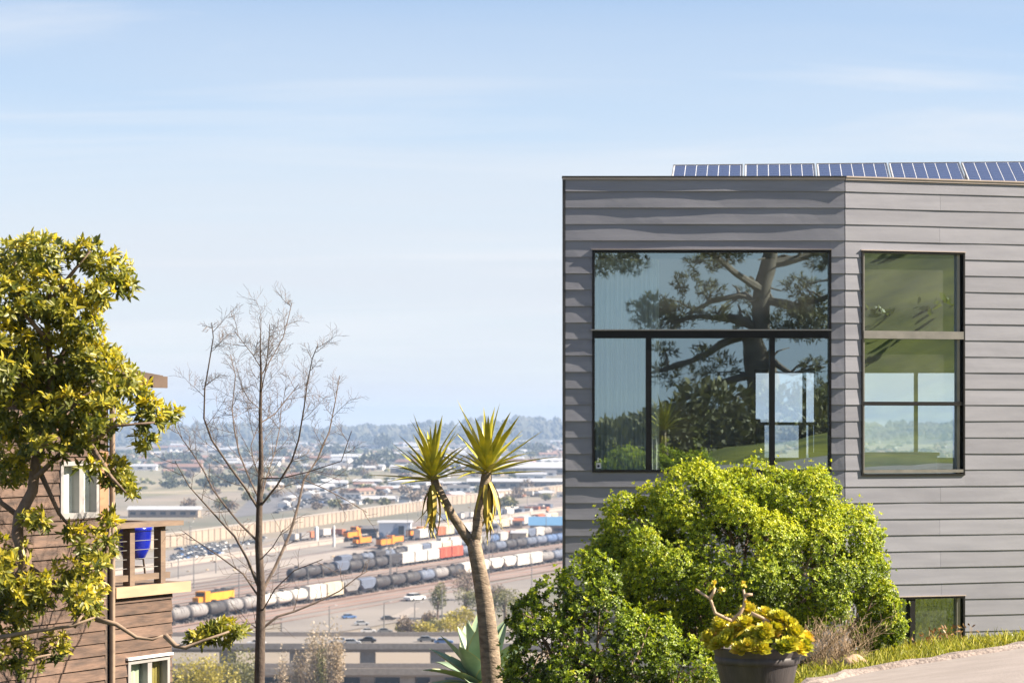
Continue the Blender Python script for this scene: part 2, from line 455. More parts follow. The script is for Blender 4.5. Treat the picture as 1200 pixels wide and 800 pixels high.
siding(WL, house, M['siding'], 0.022, LW-0.004, zfas, -4.2, phase, pitch, [h1], lap=0.0185, wave=0.0048, seed=3)
jn = lambda k, rs: ([1.28 + rs.uniform(-0.02,0.02)] if k % 2 else []) + [3.5 + rs.uniform(-.6,.6)]
siding(WR, house, M['siding'], 0.004, RW, zfas, ZB, phase, pitch, [h2, h3], lap=0.0135, wave=0.0016, joints=jn, seed=8)
# corner trim, fascia, cap
mb = MB(); WL.bx(mb, -0.012, 0.020, -0.16, 0.020, -5.5, zfas); mb.build('corner_trim', M['darkcap'], house)
for W_, L_ in ((WL, LW), (WR, RW)):
    mb = MB(); W_.bx(mb, -0.015 if W_ is WL else 0.006, L_ + (0.004 if W_ is WL else 0), -0.10, 0.024, zfas+0.001, zroof-0.018); mb.build('fascia', M['flash'] , house)
    mb = MB(); W_.bx(mb, -0.02 if W_ is WL else 0.010, L_ + (0.006 if W_ is WL else 0), -0.14, 0.034, zroof-0.017, zroof); mb.build('roof_cap', M['darkcap'] if W_ is WL else M['flash'], house)
# the other walls
A_ = WL.w(0,0,0); C_ = WR.w(RW,0,0)
YB = 38.5
bl = Vector((A_.x + 0.24, YB, 0)); br = Vector((C_.x + 0.1, YB, 0))
M['siding_plain'] = M['siding']
mb = MB(); mb.hexa([A_+Vector((0.002,0.17,-5.5)), A_+Vector((0.15,0.17,-5.5)), bl+Vector((0.15,0,-5.5)), bl+Vector((0,0,-5.5)),
                    A_+Vector((0.002,0.17,zfas)), A_+Vector((0.15,0.17,zfas)), bl+Vector((0.15,0,zfas)), bl+Vector((0,0,zfas))]); mb.build('side_wall', M['siding'], house)
mb = MB(); e0 = C_+Vector((0,0.1,0)); mb.hexa([e0+Vector((-.15,0,-3.6)), e0+Vector((0,0,-3.6)), br+Vector((0,0,-3.6)), br+Vector((-.15,0,-3.6)),
                    e0+Vector((-.15,0,zfas)), e0+Vector((0,0,zfas)), br+Vector((0,0,zfas)), br+Vector((-.15,0,zfas))]); mb.build('side_wall', M['siding'], house)
WB = Wall((bl.x, YB), 0.0)
def bx_at(px): return (px-600)/F*YB - bl.x
ribbon = (bx_at(884), bx_at(1135), (HOR-540)/F*YB, (HOR-433)/F*YB)
mb = MB(); wall_panels(WB, mb, 0.16, br.x-bl.x-0.16, -8.0, zfas, [ribbon], -0.15, 0.0); mb.build('back_wall', M['inner'], house)
bw = MB()
for px, w in ((884,0.05),(943,0.055),(1003,0.16),(1074,0.055),(1135,0.05)):
    u = bx_at(px); WB.bx(bw, u-w/2, u+w/2, -0.09, -0.03, ribbon[2], ribbon[3])
WB.bx(bw, ribbon[0], ribbon[1], -0.085, -0.035, ribbon[2], ribbon[2]+0.05); WB.bx(bw, ribbon[0], ribbon[1], -0.085, -0.035, ribbon[3]-0.05, ribbon[3])
bwo = bw.build('back_window', M['black'], house)
mb = MB(); mb.add([WB.w(ribbon[0],-0.06,ribbon[2]),WB.w(ribbon[1],-0.06,ribbon[2]),WB.w(ribbon[1],-0.06,ribbon[3]),WB.w(ribbon[0],-0.06,ribbon[3])],[(0,1,2,3)]); mb.build('pane', M['glass_clear'], bwo)
zfl = (HOR-566)/F*YW
def slab(z0, z1, inset, name, m):
    a = A_+Vector((inset,inset,0)); b = WR.w(0,-inset,0); c = C_+Vector((-inset,inset,0)); d = br+Vector((-inset,-inset,0)); e = bl+Vector((inset,-inset,0))
    pts = [a,b,c,d,e]; V_ = [p+Vector((0,0,z0)) for p in pts]+[p+Vector((0,0,z1)) for p in pts]
    return MB().add(V_, [(4,3,2,1,0),(5,6,7,8,9)]+[(i,(i+1)%5,5+(i+1)%5,5+i) for i in range(5)]).build(name, m, house)
slab(zfl-0.2, zfl, 0.17, 'floor_slab', M['floorw'])
slab(2.45, 2.6, 0.17, 'ceiling_slab', M['inner'])
slab(zroof-0.10, zroof-0.03, 0.12, 'roof', M['roof'])
# inside partition between the two rooms (behind the corner)
mb = MB(); mb.box((cx+0.12, 31.6, zfl+0.001), (cx+0.24, 35.2, 2.449)); mb.build('partition', M['inner'], house)

def window(wall, hole, frame_w, depth, mats, name='window'):
    """outer frame as a part of the house"""
    u0,u1,z0,z1 = hole
    mb = MB(); f = frame_w
    wall.bx(mb,u0,u1,-depth,0.026,z1-f,z1); wall.bx(mb,u0,u1,-depth,0.026,z0,z0+f)
    wall.bx(mb,u0,u0+f,-depth,0.025,z0+f,z1-f); wall.bx(mb,u1-f,u1,-depth,0.025,z0+f,z1-f)
    return mb.build(name, mats, house)
def pane(wall, win, u0,u1,z0,z1, off=-0.045, m=None, tilt=0.0):
    return MB().add([wall.w(u0,off,z0),wall.w(u1,off+tilt,z0),wall.w(u1,off+tilt,z1),wall.w(u0,off,z1)],[(0,1,2,3)]).build('pane', m or M['glass'], win)
# big left window: one wide light over three
w1 = window(WL, h1, 0.030, 0.12, M['black'])
zt0 = (HOR-396)/F*YW; zt1 = (HOR-387)/F*YW
mb = MB(); WL.bx(mb, h1[0]+0.03, h1[1]-0.03, -0.11, 0.020, zt0, zt1); mb.build('transom', M['black'], w1)
mb = MB(); WL.bx(mb, h1[0]-0.02, h1[1]-0.0, 0.021, 0.040, zt1-0.004, zt1+0.012); mb.build('drip_edge', M['alu'], w1)
def ux(px): return (px-600)/F*YW - WL.o.x
mull = [(757,763.5),(902,908)]
for a,b in mull:
    mb = MB(); WL.bx(mb, ux(a), ux(b), -0.11, 0.018, h1[2]+0.03, zt0); mb.build('mullion', M['black'], w1)
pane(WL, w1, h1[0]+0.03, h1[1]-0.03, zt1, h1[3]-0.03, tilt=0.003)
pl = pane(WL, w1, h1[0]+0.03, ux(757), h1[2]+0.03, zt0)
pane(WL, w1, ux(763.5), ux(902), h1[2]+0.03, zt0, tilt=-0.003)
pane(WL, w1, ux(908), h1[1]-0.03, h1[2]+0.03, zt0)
# little alarm sticker low in the left light
M['sticker_w'] = mat('sticker_white', (0.75,0.75,0.75)); M['sticker_d'] = mat('sticker_dark', (0.03,0.035,0.05))
su, sz = ux(701.5), (HOR-545.5)/F*YW
mb = MB(); WL.bx(mb, su-0.03, su+0.03, -0.043, -0.040, sz-0.035, sz+0.035, 0)
mb.add([WL.w(su+0.016*math.cos(t), -0.0385, sz-0.004+0.016*math.sin(t)) for t in np.linspace(0,2*math.pi,12,endpoint=False)], [tuple(range(12))], 1)
WL.bx(mb, su-0.012, su+0.004, -0.043, -0.040, sz+0.050, sz+0.10, 0)
mb.build('sticker', [M['sticker_w'], M['sticker_d']], w1)
# right window: fixed light over a sliding sash
w2 = window(WR, h2, 0.022, 0.12, M['black'])
def zr(py): return WR.uz(1070, py)[1]
mb = MB(); WR.bx(mb, h2[0]+0.022, h2[1]-0.022, -0.10, 0.030, zr(397), zr(388)); mb.build('transom', M['alu'], w2)
mb = MB(); WR.bx(mb, h2[0]+0.022, h2[1]-0.022, -0.10, 0.012, zr(475), zr(470.5)); mb.build('meeting_rail', M['black'], w2)
mb = MB(); WR.bx(mb, h2[0]+0.022, h2[1]-0.022, -0.02, 0.024, zr(553.5), zr(550)); mb.build('sill', M['alu'], w2)
mb = MB(); WR.bx(mb, h2[0]+0.023, h2[0]+0.045, -0.10, 0.006, h2[2]+0.023, h2[3]-0.023); mb.build('jamb', M['alu'], w2)
mb = MB(); WR.bx(mb, h2[1]-0.085, h2[1]-0.05, -0.10, -0.02, h2[2]+0.023, h2[3]-0.023); mb.build('jamb', M['alu'], w2)
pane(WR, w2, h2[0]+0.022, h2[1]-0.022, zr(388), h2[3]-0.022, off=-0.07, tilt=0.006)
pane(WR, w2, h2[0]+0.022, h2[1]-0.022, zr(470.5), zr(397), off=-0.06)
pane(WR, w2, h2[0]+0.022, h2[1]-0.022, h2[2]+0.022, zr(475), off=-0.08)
# basement window
w3 = window(WR, h3, 0.025, 0.12, M['black'])
um = WR.uz(1069, 735)[0]
mb = MB(); WR.bx(mb, um-0.035, um+0.035, -0.10, 0.015, h3[2]+0.025, h3[3]-0.025); mb.build('mullion', M['black'], w3)
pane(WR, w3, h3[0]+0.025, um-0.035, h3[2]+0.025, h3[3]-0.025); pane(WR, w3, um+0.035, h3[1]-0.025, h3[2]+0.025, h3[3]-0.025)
mb = MB(); WR.bx(mb, h3[1]-0.10, h3[1]-0.055, -0.06, 0.0, h3[2]+0.026, h3[3]-0.026); mb.build('jamb', M['alu'], w3)
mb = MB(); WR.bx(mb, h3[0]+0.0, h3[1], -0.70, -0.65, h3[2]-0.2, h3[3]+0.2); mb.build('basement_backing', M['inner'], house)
# head flashing lines over the windows
for W_, h in ((WL,h1),(WR,h2),(WR,h3)):
    mb = MB(); W_.bx(mb, h[0]-0.01, h[1]+0.01, 0.0, 0.034, h[3]+0.001, h[3]+0.012); mb.build('head_flashing', M['flash'], house)

# ---- things inside, seen through the glass
mb = MB(); V_ = []; n_ = 60
cu0, cu1 = h1[0]+0.05, ux(775)
for i in range(n_+1):
    u = cu0 + (cu1-cu0)*i/n_; q = -0.42 + 0.035*math.sin(i*1.35) + 0.015*math.sin(i*0.61)
    for z in (zfl+0.06, 0.4, 2.0): V_.append(WL.w(u, q - 0.02*(z<0.3)*math.sin(i*.9), z))
mb.add(V_, [(i*3+k,(i+1)*3+k,(i+1)*3+k+1,i*3+k+1) for i in range(n_) for k in range(2)])
o = mb.build('curtain', M['curtain'], smooth=True); tag(o, 'pale sheer curtain hanging behind the left end of the wide window', 'curtain')
# table under the ribbon windows and a chair beside it
def legs4(root, x0,y0,x1,y1,z0,z1,t,m):
    for x,y in ((x0,y0),(x1,y0),(x1,y1),(x0,y1)):
        MB().box((x-t,y-t,z0),(x+t,y+t,z1)).build('leg', m, root)
M['furn'] = mat('dark_furniture', (0.035,0.04,0.045), rough=0.5); M['teal'] = mat('teal_glaze', (0.10,0.22,0.25), rough=0.3)
t_ = empty('dining_table', (3.6,34.0,zfl)); tag(t_, 'dark dining table inside behind the right end of the wide window', 'table')
MB().box((3.2,33.5,zfl+0.70),(4.0,34.8,zfl+0.74)).build('table_top', M['furn'], t_); legs4(t_,3.28,33.58,3.92,34.72,zfl+0.001,zfl+0.70,0.03,M['furn'])
t_ = empty('armchair', (2.9,33.6,zfl)); tag(t_, 'dark rounded armchair inside just above the big bush', 'chair')
mb = MB(); 
for k in range(9):
    a0, a1 = math.pi*(k/9), math.pi*((k+1)/9)
    mb.hexa([(2.9+r_*math.cos(a),33.6+r_*math.sin(a),z) for z in (zfl+0.3,zfl+0.78) for r_,a in ((0.3,a0),(0.36,a0),(0.36,a1),(0.3,a1))])
mb.build('backrest', M['furn'], t_)
MB().lathe((2.9,33.6,zfl),[(0.0,0.30),(0.3,0.30),(0.31,0.42),(0.0,0.45)],16).build('seat', M['furn'], t_)
legs4(t_,2.72,33.42,3.08,33.78,zfl+0.001,zfl+0.30,0.02,M['furn'])
# counter and vase behind the right window
def rw(px,py,back): 
    u,z = WR.uz(px,py); return WR.w(u,-back,z)
p0 = rw(1070,531,0.9); u0_,_ = WR.uz(1012,531); u1_,_ = WR.uz(1124,531)
t_ = empty('kitchen_counter', (p0.x,p0.y,zfl)); tag(t_, 'low teal grey counter inside behind the tall right window', 'counter')
mb = MB(); WR.bx(mb, u0_-0.1, u1_+0.1, -1.35, -0.8, zfl+0.001, p0.z-0.04); mb.build('cabinet', M['teal'], t_)
mb = MB(); WR.bx(mb, u0_-0.12, u1_+0.12, -1.38, -0.77, p0.z-0.04, p0.z); mb.build('worktop', M['inner'], t_)
pv = WR.w(u0_+0.16, -1.05, p0.z)
t_ = empty('vase', tuple(pv)); tag(t_, 'round teal vase with thin dark stems behind the tall right window', 'vase')
MB().lathe(pv,[(0.0,0.001),(0.10,0.001),(0.17,0.10),(0.175,0.18),(0.12,0.26),(0.07,0.29),(0.08,0.31)],20).build('vase_body', M['teal'], t_, True)
mb = MB()
for k in range(7):
    a = k*0.9; r_ = 0.10+0.05*(k%3)
    q = pv+Vector((r_*math.cos(a),r_*math.sin(a),0.48+0.05*(k%4)))
    mb.tube([pv+Vector((0,0,0.26)), pv+Vector((r_*.5*math.cos(a),r_*.5*math.sin(a),0.40)), q],[0.004,0.003,0.003],4)
    mb.lathe(q-Vector((0,0,0.012)),[(0.0,0),(0.016,0.012),(0.0,0.03)],6)
mb.build('stems', M['furn'], t_)

# ------------------------------------------------------------------ solar panels on the roof
M['cell'] = mat('solar_cell', (0.05,0.068,0.145), (0.04,0.055,0.12), scale=8, rough=0.25, spec=0.6)
M['backsheet'] = mat('panel_backsheet', (0.62,0.64,0.68), rough=0.4)
az = R(-5.5); tilt = R(17)
ex = Vector((math.cos(az), math.sin(az), 0)); ey = Vector((-math.sin(az)*math.cos(tilt), math.cos(az)*math.cos(tilt), math.sin(tilt))); ez = ex.cross(ey)
dp = 36.4
top_l = P(789.0, 193.5, dp)
PW, PL, gap = 0.985, 1.62, 0.025
cell_me = None
for i in range(6):
    o_ = top_l + ex*(i*(PW+gap)) - ey*PL
    b_ = Vector((o_.x, o_.y, zroof-0.03))
    root = empty('solar_panel', tuple(o_))
    which = ['first','second','third','fourth','fifth','sixth'][i]
    tag(root, f'{which} blue solar panel from the left on the grey house roof', 'solar panel', 'solar panels along the roof edge')
    def q(a,b,c): return o_ + ex*a + ey*b + ez*c
    def qb(mb,a0,a1,b0,b1,c0,c1): mb.hexa([q(a0,b0,c0),q(a1,b0,c0),q(a1,b1,c0),q(a0,b1,c0),q(a0,b0,c1),q(a1,b0,c1),q(a1,b1,c1),q(a0,b1,c1)])
    mb = MB(); qb(mb,0,PW,0,0.014,-0.03,0.005); qb(mb,0,PW,PL-0.014,PL,-0.03,0.005); qb(mb,0,0.012,0.014,PL-0.014,-0.03,0.005); qb(mb,PW-0.012,PW,0.014,PL-0.014,-0.03,0.005)
    mb.build('frame', M['alu'], root)
    mb = MB(); qb(mb,0.012,PW-0.012,0.014,PL-0.014,-0.012,-0.006); bs = mb.build('backsheet', M['backsheet'], root)
    cw = (PW-0.05)/6; cl = (PL-0.06)/10
    for a in range(6):
        for b in range(10):
            if cell_me is None:
                mm = MB(); mm.hexa([ex*p_[0]+ey*p_[1]+ez*p_[2] for p_ in [(0,0,0),(cw-.014,0,0),(cw-.014,cl-.008,0),(0,cl-.008,0),(0,0,.003),(cw-.014,0,.003),(cw-.014,cl-.008,.003),(0,cl-.008,.003)]])
                cell_me = mm.mesh('cell'); cell_me.materials.append(M['cell'])
            c = link('cell', cell_me, None, bs); c.location = q(0.025+a*cw+0.007, 0.03+b*cl, -0.005)
    for a in (0.06, PW-0.06):
        for b in (0.15, PL-0.15):
            t = q(a,b,-0.03); mb = MB(); mb.tube([(t.x,t.y,zroof-0.03),t],0.018,6); mb.build('mount', M['alu'], root)

# ------------------------------------------------------------------ leaf clouds (numpy)
def leaf_mesh(name, base, dirn, nrm, length, width, tint, shape=((0.0,0.06),(0.45,0.5),(0.75,0.42),(1.0,0.0)), fold=0.25, curl=0.12):
    """base, dirn, nrm: (N,3); one folded leaf of 7 vertices each"""
    N = len(base)
    dirn = dirn/np.linalg.norm(dirn,axis=1,keepdims=True)
    side = np.cross(dirn, nrm); side /= (np.linalg.norm(side,axis=1,keepdims=True)+1e-9)
    up = np.cross(side, dirn)
    L = length[:,None]; W = width[:,None]
    def pt(t, w, h): return base + dirn*L*t + side*W*w + up*L*h
    v = np.stack([pt(0,0,0), pt(0.40,-0.5,fold*0.18), pt(0.72,-0.42,fold*0.15-curl*0.35), pt(1.0,0,-curl), pt(0.72,0.42,fold*0.15-curl*0.35), pt(0.40,0.5,fold*0.18), pt(0.55,0,0)], axis=1)
    idx = np.arange(N)[:,None]*7
    # two halves: (0,6,2,1)+(6,3,2) / mirrored
    quads = np.concatenate([idx+np.array([[0,6,2,1]]), idx+np.array([[0,5,4,6]])])
    tris = np.concatenate([idx+np.array([[6,3,2]]), idx+np.array([[6,4,3]])])
    me = bpy.data.meshes.new(name)
    me.vertices.add(N*7); me.vertices.foreach_set('co', v.reshape(-1).astype(np.float32))
    lv = np.concatenate([quads.reshape(-1), tris.reshape(-1)])
    me.loops.add(len(lv)); me.loops.foreach_set('vertex_index', lv.astype(np.int32))
    nq, nt_ = len(quads), len(tris)
    me.polygons.add(nq+nt_)
    st = np.concatenate([np.arange(nq)*4, nq*4+np.arange(nt_)*3])
    me.polygons.foreach_set('loop_start', st.astype(np.int32))
    at = me.attributes.new('tint','FLOAT','POINT'); at.data.foreach_set('value', np.repeat(tint,7).astype(np.float32))
    me.update(calc_edges=True); me.validate()
    return me

def unit(a): return a/(np.linalg.norm(a,axis=-1,keepdims=True)+1e-9)

def whorls(centers, axes, n_leaf, length, width, tints, spread=(0.5,1.5), jitter=0.15, lvar=0.25, tvar=0.10):
    """rosettes of leaves round an axis -> arrays for leaf_mesh"""
    C = np.repeat(centers, n_leaf, axis=0); A = unit(np.repeat(axes, n_leaf, axis=0)); N = len(C)
    ref = rng.normal(size=(N,3)); perp = unit(np.cross(A, ref))
    th = rng.uniform(spread[0], spread[1], N)[:,None]
    d = A*np.cos(th) + perp*np.sin(th) + rng.normal(size=(N,3))*jitter
    d = unit(d); nr = unit(A - d*np.sum(A*d,axis=1,keepdims=True) + rng.normal(size=(N,3))*0.15)
    L = length*(1+rng.uniform(-lvar,lvar,N)); W = width*(1+rng.uniform(-.25,.25,N))
    t = np.clip(np.repeat(tints, n_leaf) + rng.normal(size=N)*tvar, 0, 1)
    base = C - A*L[:,None]*0.15 + rng.normal(size=(N,3))*length*0.12
    return base, d, nr, L, W, t

def ball(n): 
    v = rng.normal(size=(n,3)); return unit(v)

# ------------------------------------------------------------------ brown house on the left
HD = 29.6
WH = Wall(((200-600)/F*HD, HD), R(62))
bh = empty('brown_house', (WH.o.x-1.2, WH.o.y-1.0, -6.5))
tag(bh, 'weathered brown board house with a deck, behind the leafy tree', 'house')
u127 = WH.uz(127,690)[0]
hA = WH.rect(69, 540, 114, 607)
hB = WH.rect(148, 770, 197, 826)
ztop_hi = 0.40; zdeck = WH.uz(165,697)[1]
bp_ = 0.138
mb = MB(); wall_panels(WH, mb, u127, 0.0, -8.0, zdeck, [hB], -0.15, 0.0); mb.build('wall', M['sheath'], bh)
mb = MB(); wall_panels(WH, mb, -7.0, u127-0.005, -8.0, ztop_hi, [hA], -0.15, 0.0); mb.build('wall', M['sheath'], bh)
phb = WH.uz(127, 737)[1]
siding(WH, bh, M['brownwood'], u127+0.03, 0.012, zdeck-0.005, -4.0, phb, bp_, [hB], lap=0.022, wave=0.002, seed=21)
siding(WH, bh, M['brownwood'], -7.0, u127-0.07, ztop_hi-0.002, -4.0, phb, bp_, [hA], lap=0.022, wave=0.002, seed=22, joints=lambda k, rs: [-4.4+rs.uniform(-.5,.5)])
mb = MB(); WH.bx(mb, u127-0.075, u127-0.02, 0.001, 0.012, -8, ztop_hi-0.003); mb.build('corner_trim', M['bark_dark'], bh)
mb = MB(); c = WH.w(u127+0.012, 0.045, 0); mb.tube([(c.x,c.y,-7.5),(c.x,c.y,0.15),(c.x-.1,c.y+.05,0.42)],0.032,10); mb.build('downspout', M['twig'], bh)
# deck: boards, pale fascia, railing
dN = -WH.N
def dk(u, back, z): return WH.w(u, -back, z)
zf = WH.uz(165,697)[1]; zf1 = WH.uz(165,685)[1]
mb = MB(); WH.bx(mb, u127+0.05, 0.30, 0.03, 0.075, zf-0.005, zf1); mb.build('deck_fascia', M['newwood'], bh)
mb = MB(); WH.bx(mb, u127+0.05, 0.28, -2.2, 0.028, zf1-0.045, zf1-0.005); mb.build('deck_floor', M['wood'], bh)
zr1 = WH.uz(160,612)[1]; zr0 = zr1-0.055
mb = MB(); WH.bx(mb, u127+0.03, 0.16, -0.16, 0.07, zr0, zr1); mb.build('top_rail', M['wood'], bh)
zm1 = WH.uz(160,673)[1]
mb = MB(); WH.bx(mb, u127+0.03, 0.02, -0.06, -0.02, zm1-0.07, zm1); mb.build('bottom_rail', M['wood'], bh)
for px in (131,158,194):
    uu = WH.uz(px,650)[0]
    mb = MB(); WH.bx(mb, uu-0.09, uu, -0.10, 0.0, zf1, zr0); mb.build('rail_post', M['wood'], bh)
uu = WH.uz(194,650)[0]
for k in range(1,3):
    mb = MB(); WH.bx(mb, uu-0.09, uu, -0.10-1.0*k, -1.0*k, zf1, zr0); mb.build('rail_post', M['wood'], bh)
mb = MB(); WH.bx(mb, uu-0.14, uu+0.05, -2.1, -0.162, zr0, zr1); mb.build('top_rail', M['wood'], bh)
for k in range(5):
    z = zm1 + (zr0-zm1)*(k+0.7)/5.2
    mb = MB(); mb.tube([WH.w(u127+0.03,-0.035,z), WH.w(0.0,-0.035,z)],0.004,5); mb.build('rail_cable', M['alu'], bh)
# windows
M['glass_l'] = glassmat('brown_house_glass', 0.12, (0.85,0.9,0.88))
def swin(hole, mulls, fr, sash):
    u0,u1,z0,z1 = hole; f = 0.05
    mb = MB(); WH.bx(mb,u0,u1,-0.10,0.03,z0,z0+f*1.2); WH.bx(mb,u0,u1,-0.10,0.03,z1-f,z1); WH.bx(mb,u0,u0+f,-0.10,0.029,z0+f*1.2,z1-f); WH.bx(mb,u1-f,u1,-0.10,0.029,z0+f*1.2,z1-f)
    w = mb.build('window', fr, bh)
    for um_ in mulls:
        mb = MB(); WH.bx(mb,um_-0.04,um_+0.04,-0.09,0.02,z0+f*1.2,z1-f); mb.build('mullion', fr, w)
    MB().add([WH.w(u0+f,-0.05,z0+f),WH.w(u1-f,-0.05,z0+f),WH.w(u1-f,-0.05,z1-f),WH.w(u0+f,-0.05,z1-f)],[(0,1,2,3)]).build('pane', M['glass_l'], w)
    return w
M['grey_fr'] = mat('grey_window_frame', (0.30,0.29,0.29), rough=0.5)
w = swin(hA, [WH.uz(94,570)[0]], M['grey_fr'], 0)
def drape(win, u0, u1, z0, z1, back, m, amp=0.02, n_=30):
    V_ = []
    for i in range(n_+1):
        u = u0+(u1-u0)*i/n_
        for z in (z0,z1): V_.append(WH.w(u, -back+amp*math.sin(i*1.3), z))
    MB().add(V_,[(i*2,(i+1)*2,(i+1)*2+1,i*2+1) for i in range(n_)]).build('blind', m, win, True)
M['blind'] = mat('white_blind', (0.78,0.77,0.75), rough=0.8)
M['ycurt'] = mat('ochre_curtain', (0.42,0.33,0.10), rough=0.9); M['gcurt'] = mat('pale_green_curtain', (0.55,0.60,0.45), rough=0.9)
drape(w, hA[0]+.05, hA[1]-.05, hA[2]+.06, hA[3]-.05, 0.085, M['blind'], 0.008)
mb = MB(); WH.bx(mb, hA[1]+0.001, hA[1]+0.16, 0.012, 0.035, hA[2]-0.02, hA[3]+0.1); mb.build('window_trim', mat('orange_brown_trim',(0.34,0.19,0.11)), bh)
w = swin(hB, [WH.uz(174,790)[0]], M['grey_fr'], 0)
um_ = WH.uz(184,790)[0]
drape(w, hB[0]+.05, um_, hB[2]+.06, hB[3]-.05, 0.085, M['gcurt'], 0.01); drape(w, um_+.01, hB[1]-.05, hB[2]+.06, hB[3]-.05, 0.085, M['ycurt'], 0.015, 12)
mb = MB(); WH.bx(mb, hB[0]-0.03, hB[1]+0.03, 0.0, 0.055, hB[3]+0.001, hB[3]+0.03); mb.build('head_flashing', M['white'], bh)
# roof with a deep overhang, back walls
ue = WH.uz(190,450)[0]
M['eave'] = mat('dark_brown_eave', (0.10,0.068,0.052), (0.07,0.05,0.04), scale=5, rough=0.8)
ue1 = u127+0.55
mb = MB(); mb.hexa([WH.w(-7.4,0.35,ztop_hi),WH.w(ue1,0.35,ztop_hi+0.02),WH.w(ue1,-5.0,ztop_hi+0.02),WH.w(-7.4,-5.0,ztop_hi),WH.w(-7.4,0.35,ztop_hi+.75),WH.w(ue1,0.35,ztop_hi+0.13),WH.w(ue1,-5.0,ztop_hi+0.13),WH.w(-7.4,-5.0,ztop_hi+.75)]); rf_ = mb.build('roof', M['eave'], bh)
mb = MB(); WH.bx(mb, u127+0.30, ue1+0.03, 0.355, 0.39, ztop_hi-0.01, ztop_hi+0.12); mb.build('fascia_end', M['eave'], rf_)
for (ua,ub,zt) in ((-7.0,u127,ztop_hi),(u127+0.01,0.0,zdeck)):
    mb = MB(); WH.bx(mb, ub-0.15, ub-0.003, -4.6, -0.151, -9.0, zt-0.004); mb.build('side_wall', M['brownwood'], bh)
    mb = MB(); WH.bx(mb, ua, ub, -4.75, -4.601, -11.0, zt-0.004); mb.build('back_wall', M['brownwood'], bh)
mb = MB(); WH.bx(mb, -7.0, -6.85, -4.6, -0.151, -9.0, ztop_hi-0.004); mb.build('side_wall', M['brownwood'], bh)
# cobalt pot on the deck
M['cobalt'] = mat('cobalt_glaze', (0.01,0.02,0.32), (0.008,0.015,0.24), rough=0.18, spec=0.6)
pc = P(157, 655, 30.2); zfoot = zf1-0.005
t_ = empty('glazed_pot', (pc.x, pc.y, zfoot)); tag(t_, 'cobalt blue glazed pot on a stand behind the deck railing', 'flower pot')
h0 = pc.z; k = 30.2/F
MB().lathe((pc.x,pc.y,h0),[(0.0,0.0),(11*k,0.0),(13*k,2*k),(18*k,12*k),(20*k,22*k),(20.5*k,33*k),(21.5*k,35*k),(21.5*k,38*k),(18*k,38*k),(17*k,30*k),(0,29*k)],28).build('pot_body', M['cobalt'], t_, True)
for a in (0.3,2.4,4.5):
    mb = MB(); mb.tube([(pc.x+.11*math.cos(a),pc.y+.11*math.sin(a),h0+0.002),(pc.x+.14*math.cos(a),pc.y+.14*math.sin(a),zfoot)],0.012,6); mb.build('stand_leg', M['bark_dark'], t_)
mb = MB(); mb.tube([(pc.x+.125*math.cos(a),pc.y+.125*math.sin(a),h0-0.09) for a in np.linspace(0,6.283,15)],0.008,5); mb.build('stand_ring', M['bark_dark'], t_)

# ------------------------------------------------------------------ leafy tree in front of the brown house
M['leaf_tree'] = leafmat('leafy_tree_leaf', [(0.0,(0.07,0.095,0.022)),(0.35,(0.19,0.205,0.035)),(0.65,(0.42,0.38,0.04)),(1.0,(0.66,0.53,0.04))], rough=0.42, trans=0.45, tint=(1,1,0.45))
TD = 22.0
tree = empty('leafy_tree', (-5.0, TD, ground_z(-5.0,TD)))
tag(tree, 'tall yellow green leafy tree in front of the brown house', 'tree')
tr_pts = [Vector((-5.0,TD,ground_z(-5.0,TD)-0.2)), P(-18,760,TD), P(-4,700,TD), P(20,690,TD-0.1), P(30,660,TD-0.1), P(20,625,TD-0.1), P(22,605,TD), P(38,575,TD), P(42,540,TD+.1), P(55,500,TD+.1), P(60,440,TD), P(55,380,TD), P(60,320,TD)]
MB().tube(tr_pts, [.13,.09,.08,.062,.055,.052,.05,.048,.045,.04,.03,.02,.01], 9).build('trunk', M['bark_pale' if False else 'bark_dark'], tree, True)
M['bark_mid'] = mat('leafy_tree_bark', (0.20,0.145,0.11), (0.13,0.09,0.07), scale=10, rough=0.85, bump=0.4)
tree.children[0].data.materials[0] = M['bark_mid']
limbs = [
 [(-20,790),(0,745),(40,738),(85,733),(112,724)],[(112,724),(135,732),(160,747),(180,748),(192,744)],[(192,744),(205,757),(218,760),(240,750),(268,740)],
 [(40,560),(75,530),(105,520),(135,500),(180,495)],[(22,605),(0,590),(-15,560),(5,500),(10,440)],[(55,500),(90,470),(130,450),(160,460)],
 [(60,440),(80,400),(100,380),(120,350),(128,320)],[(57,400),(30,370),(15,330),(20,295)],[(55,480),(25,450),(5,420)],[(60,350),(85,320),(105,295)],
 [(105,520),(130,560),(148,578)],[(30,660),(60,680),(110,690)],[(110,690),(125,650),(130,615)],[(85,733),(95,720)],[(42,540),(70,600),(85,622)],
 [(-15,780),(15,775),(60,765)],[(20,690),(5,665),(15,640)]]
for lb in limbs:
    dd = [TD + rng.uniform(-0.25,0.25)]
    pts = []
    for i,(a,b) in enumerate(lb): pts.append(P(a+rng.uniform(-1.5,1.5), b+rng.uniform(-1.5,1.5), dd[0] + (0.12*i if lb[0][0] < 200 and lb[0][1] < 600 else 0)*rng.uniform(-1,1)))
    MB().tube(pts, list(np.linspace(0.026,0.008,len(pts))), 6).build('branch', M['bark_mid'] if lb[0][1] < 700 else M['twig'], tree, True)
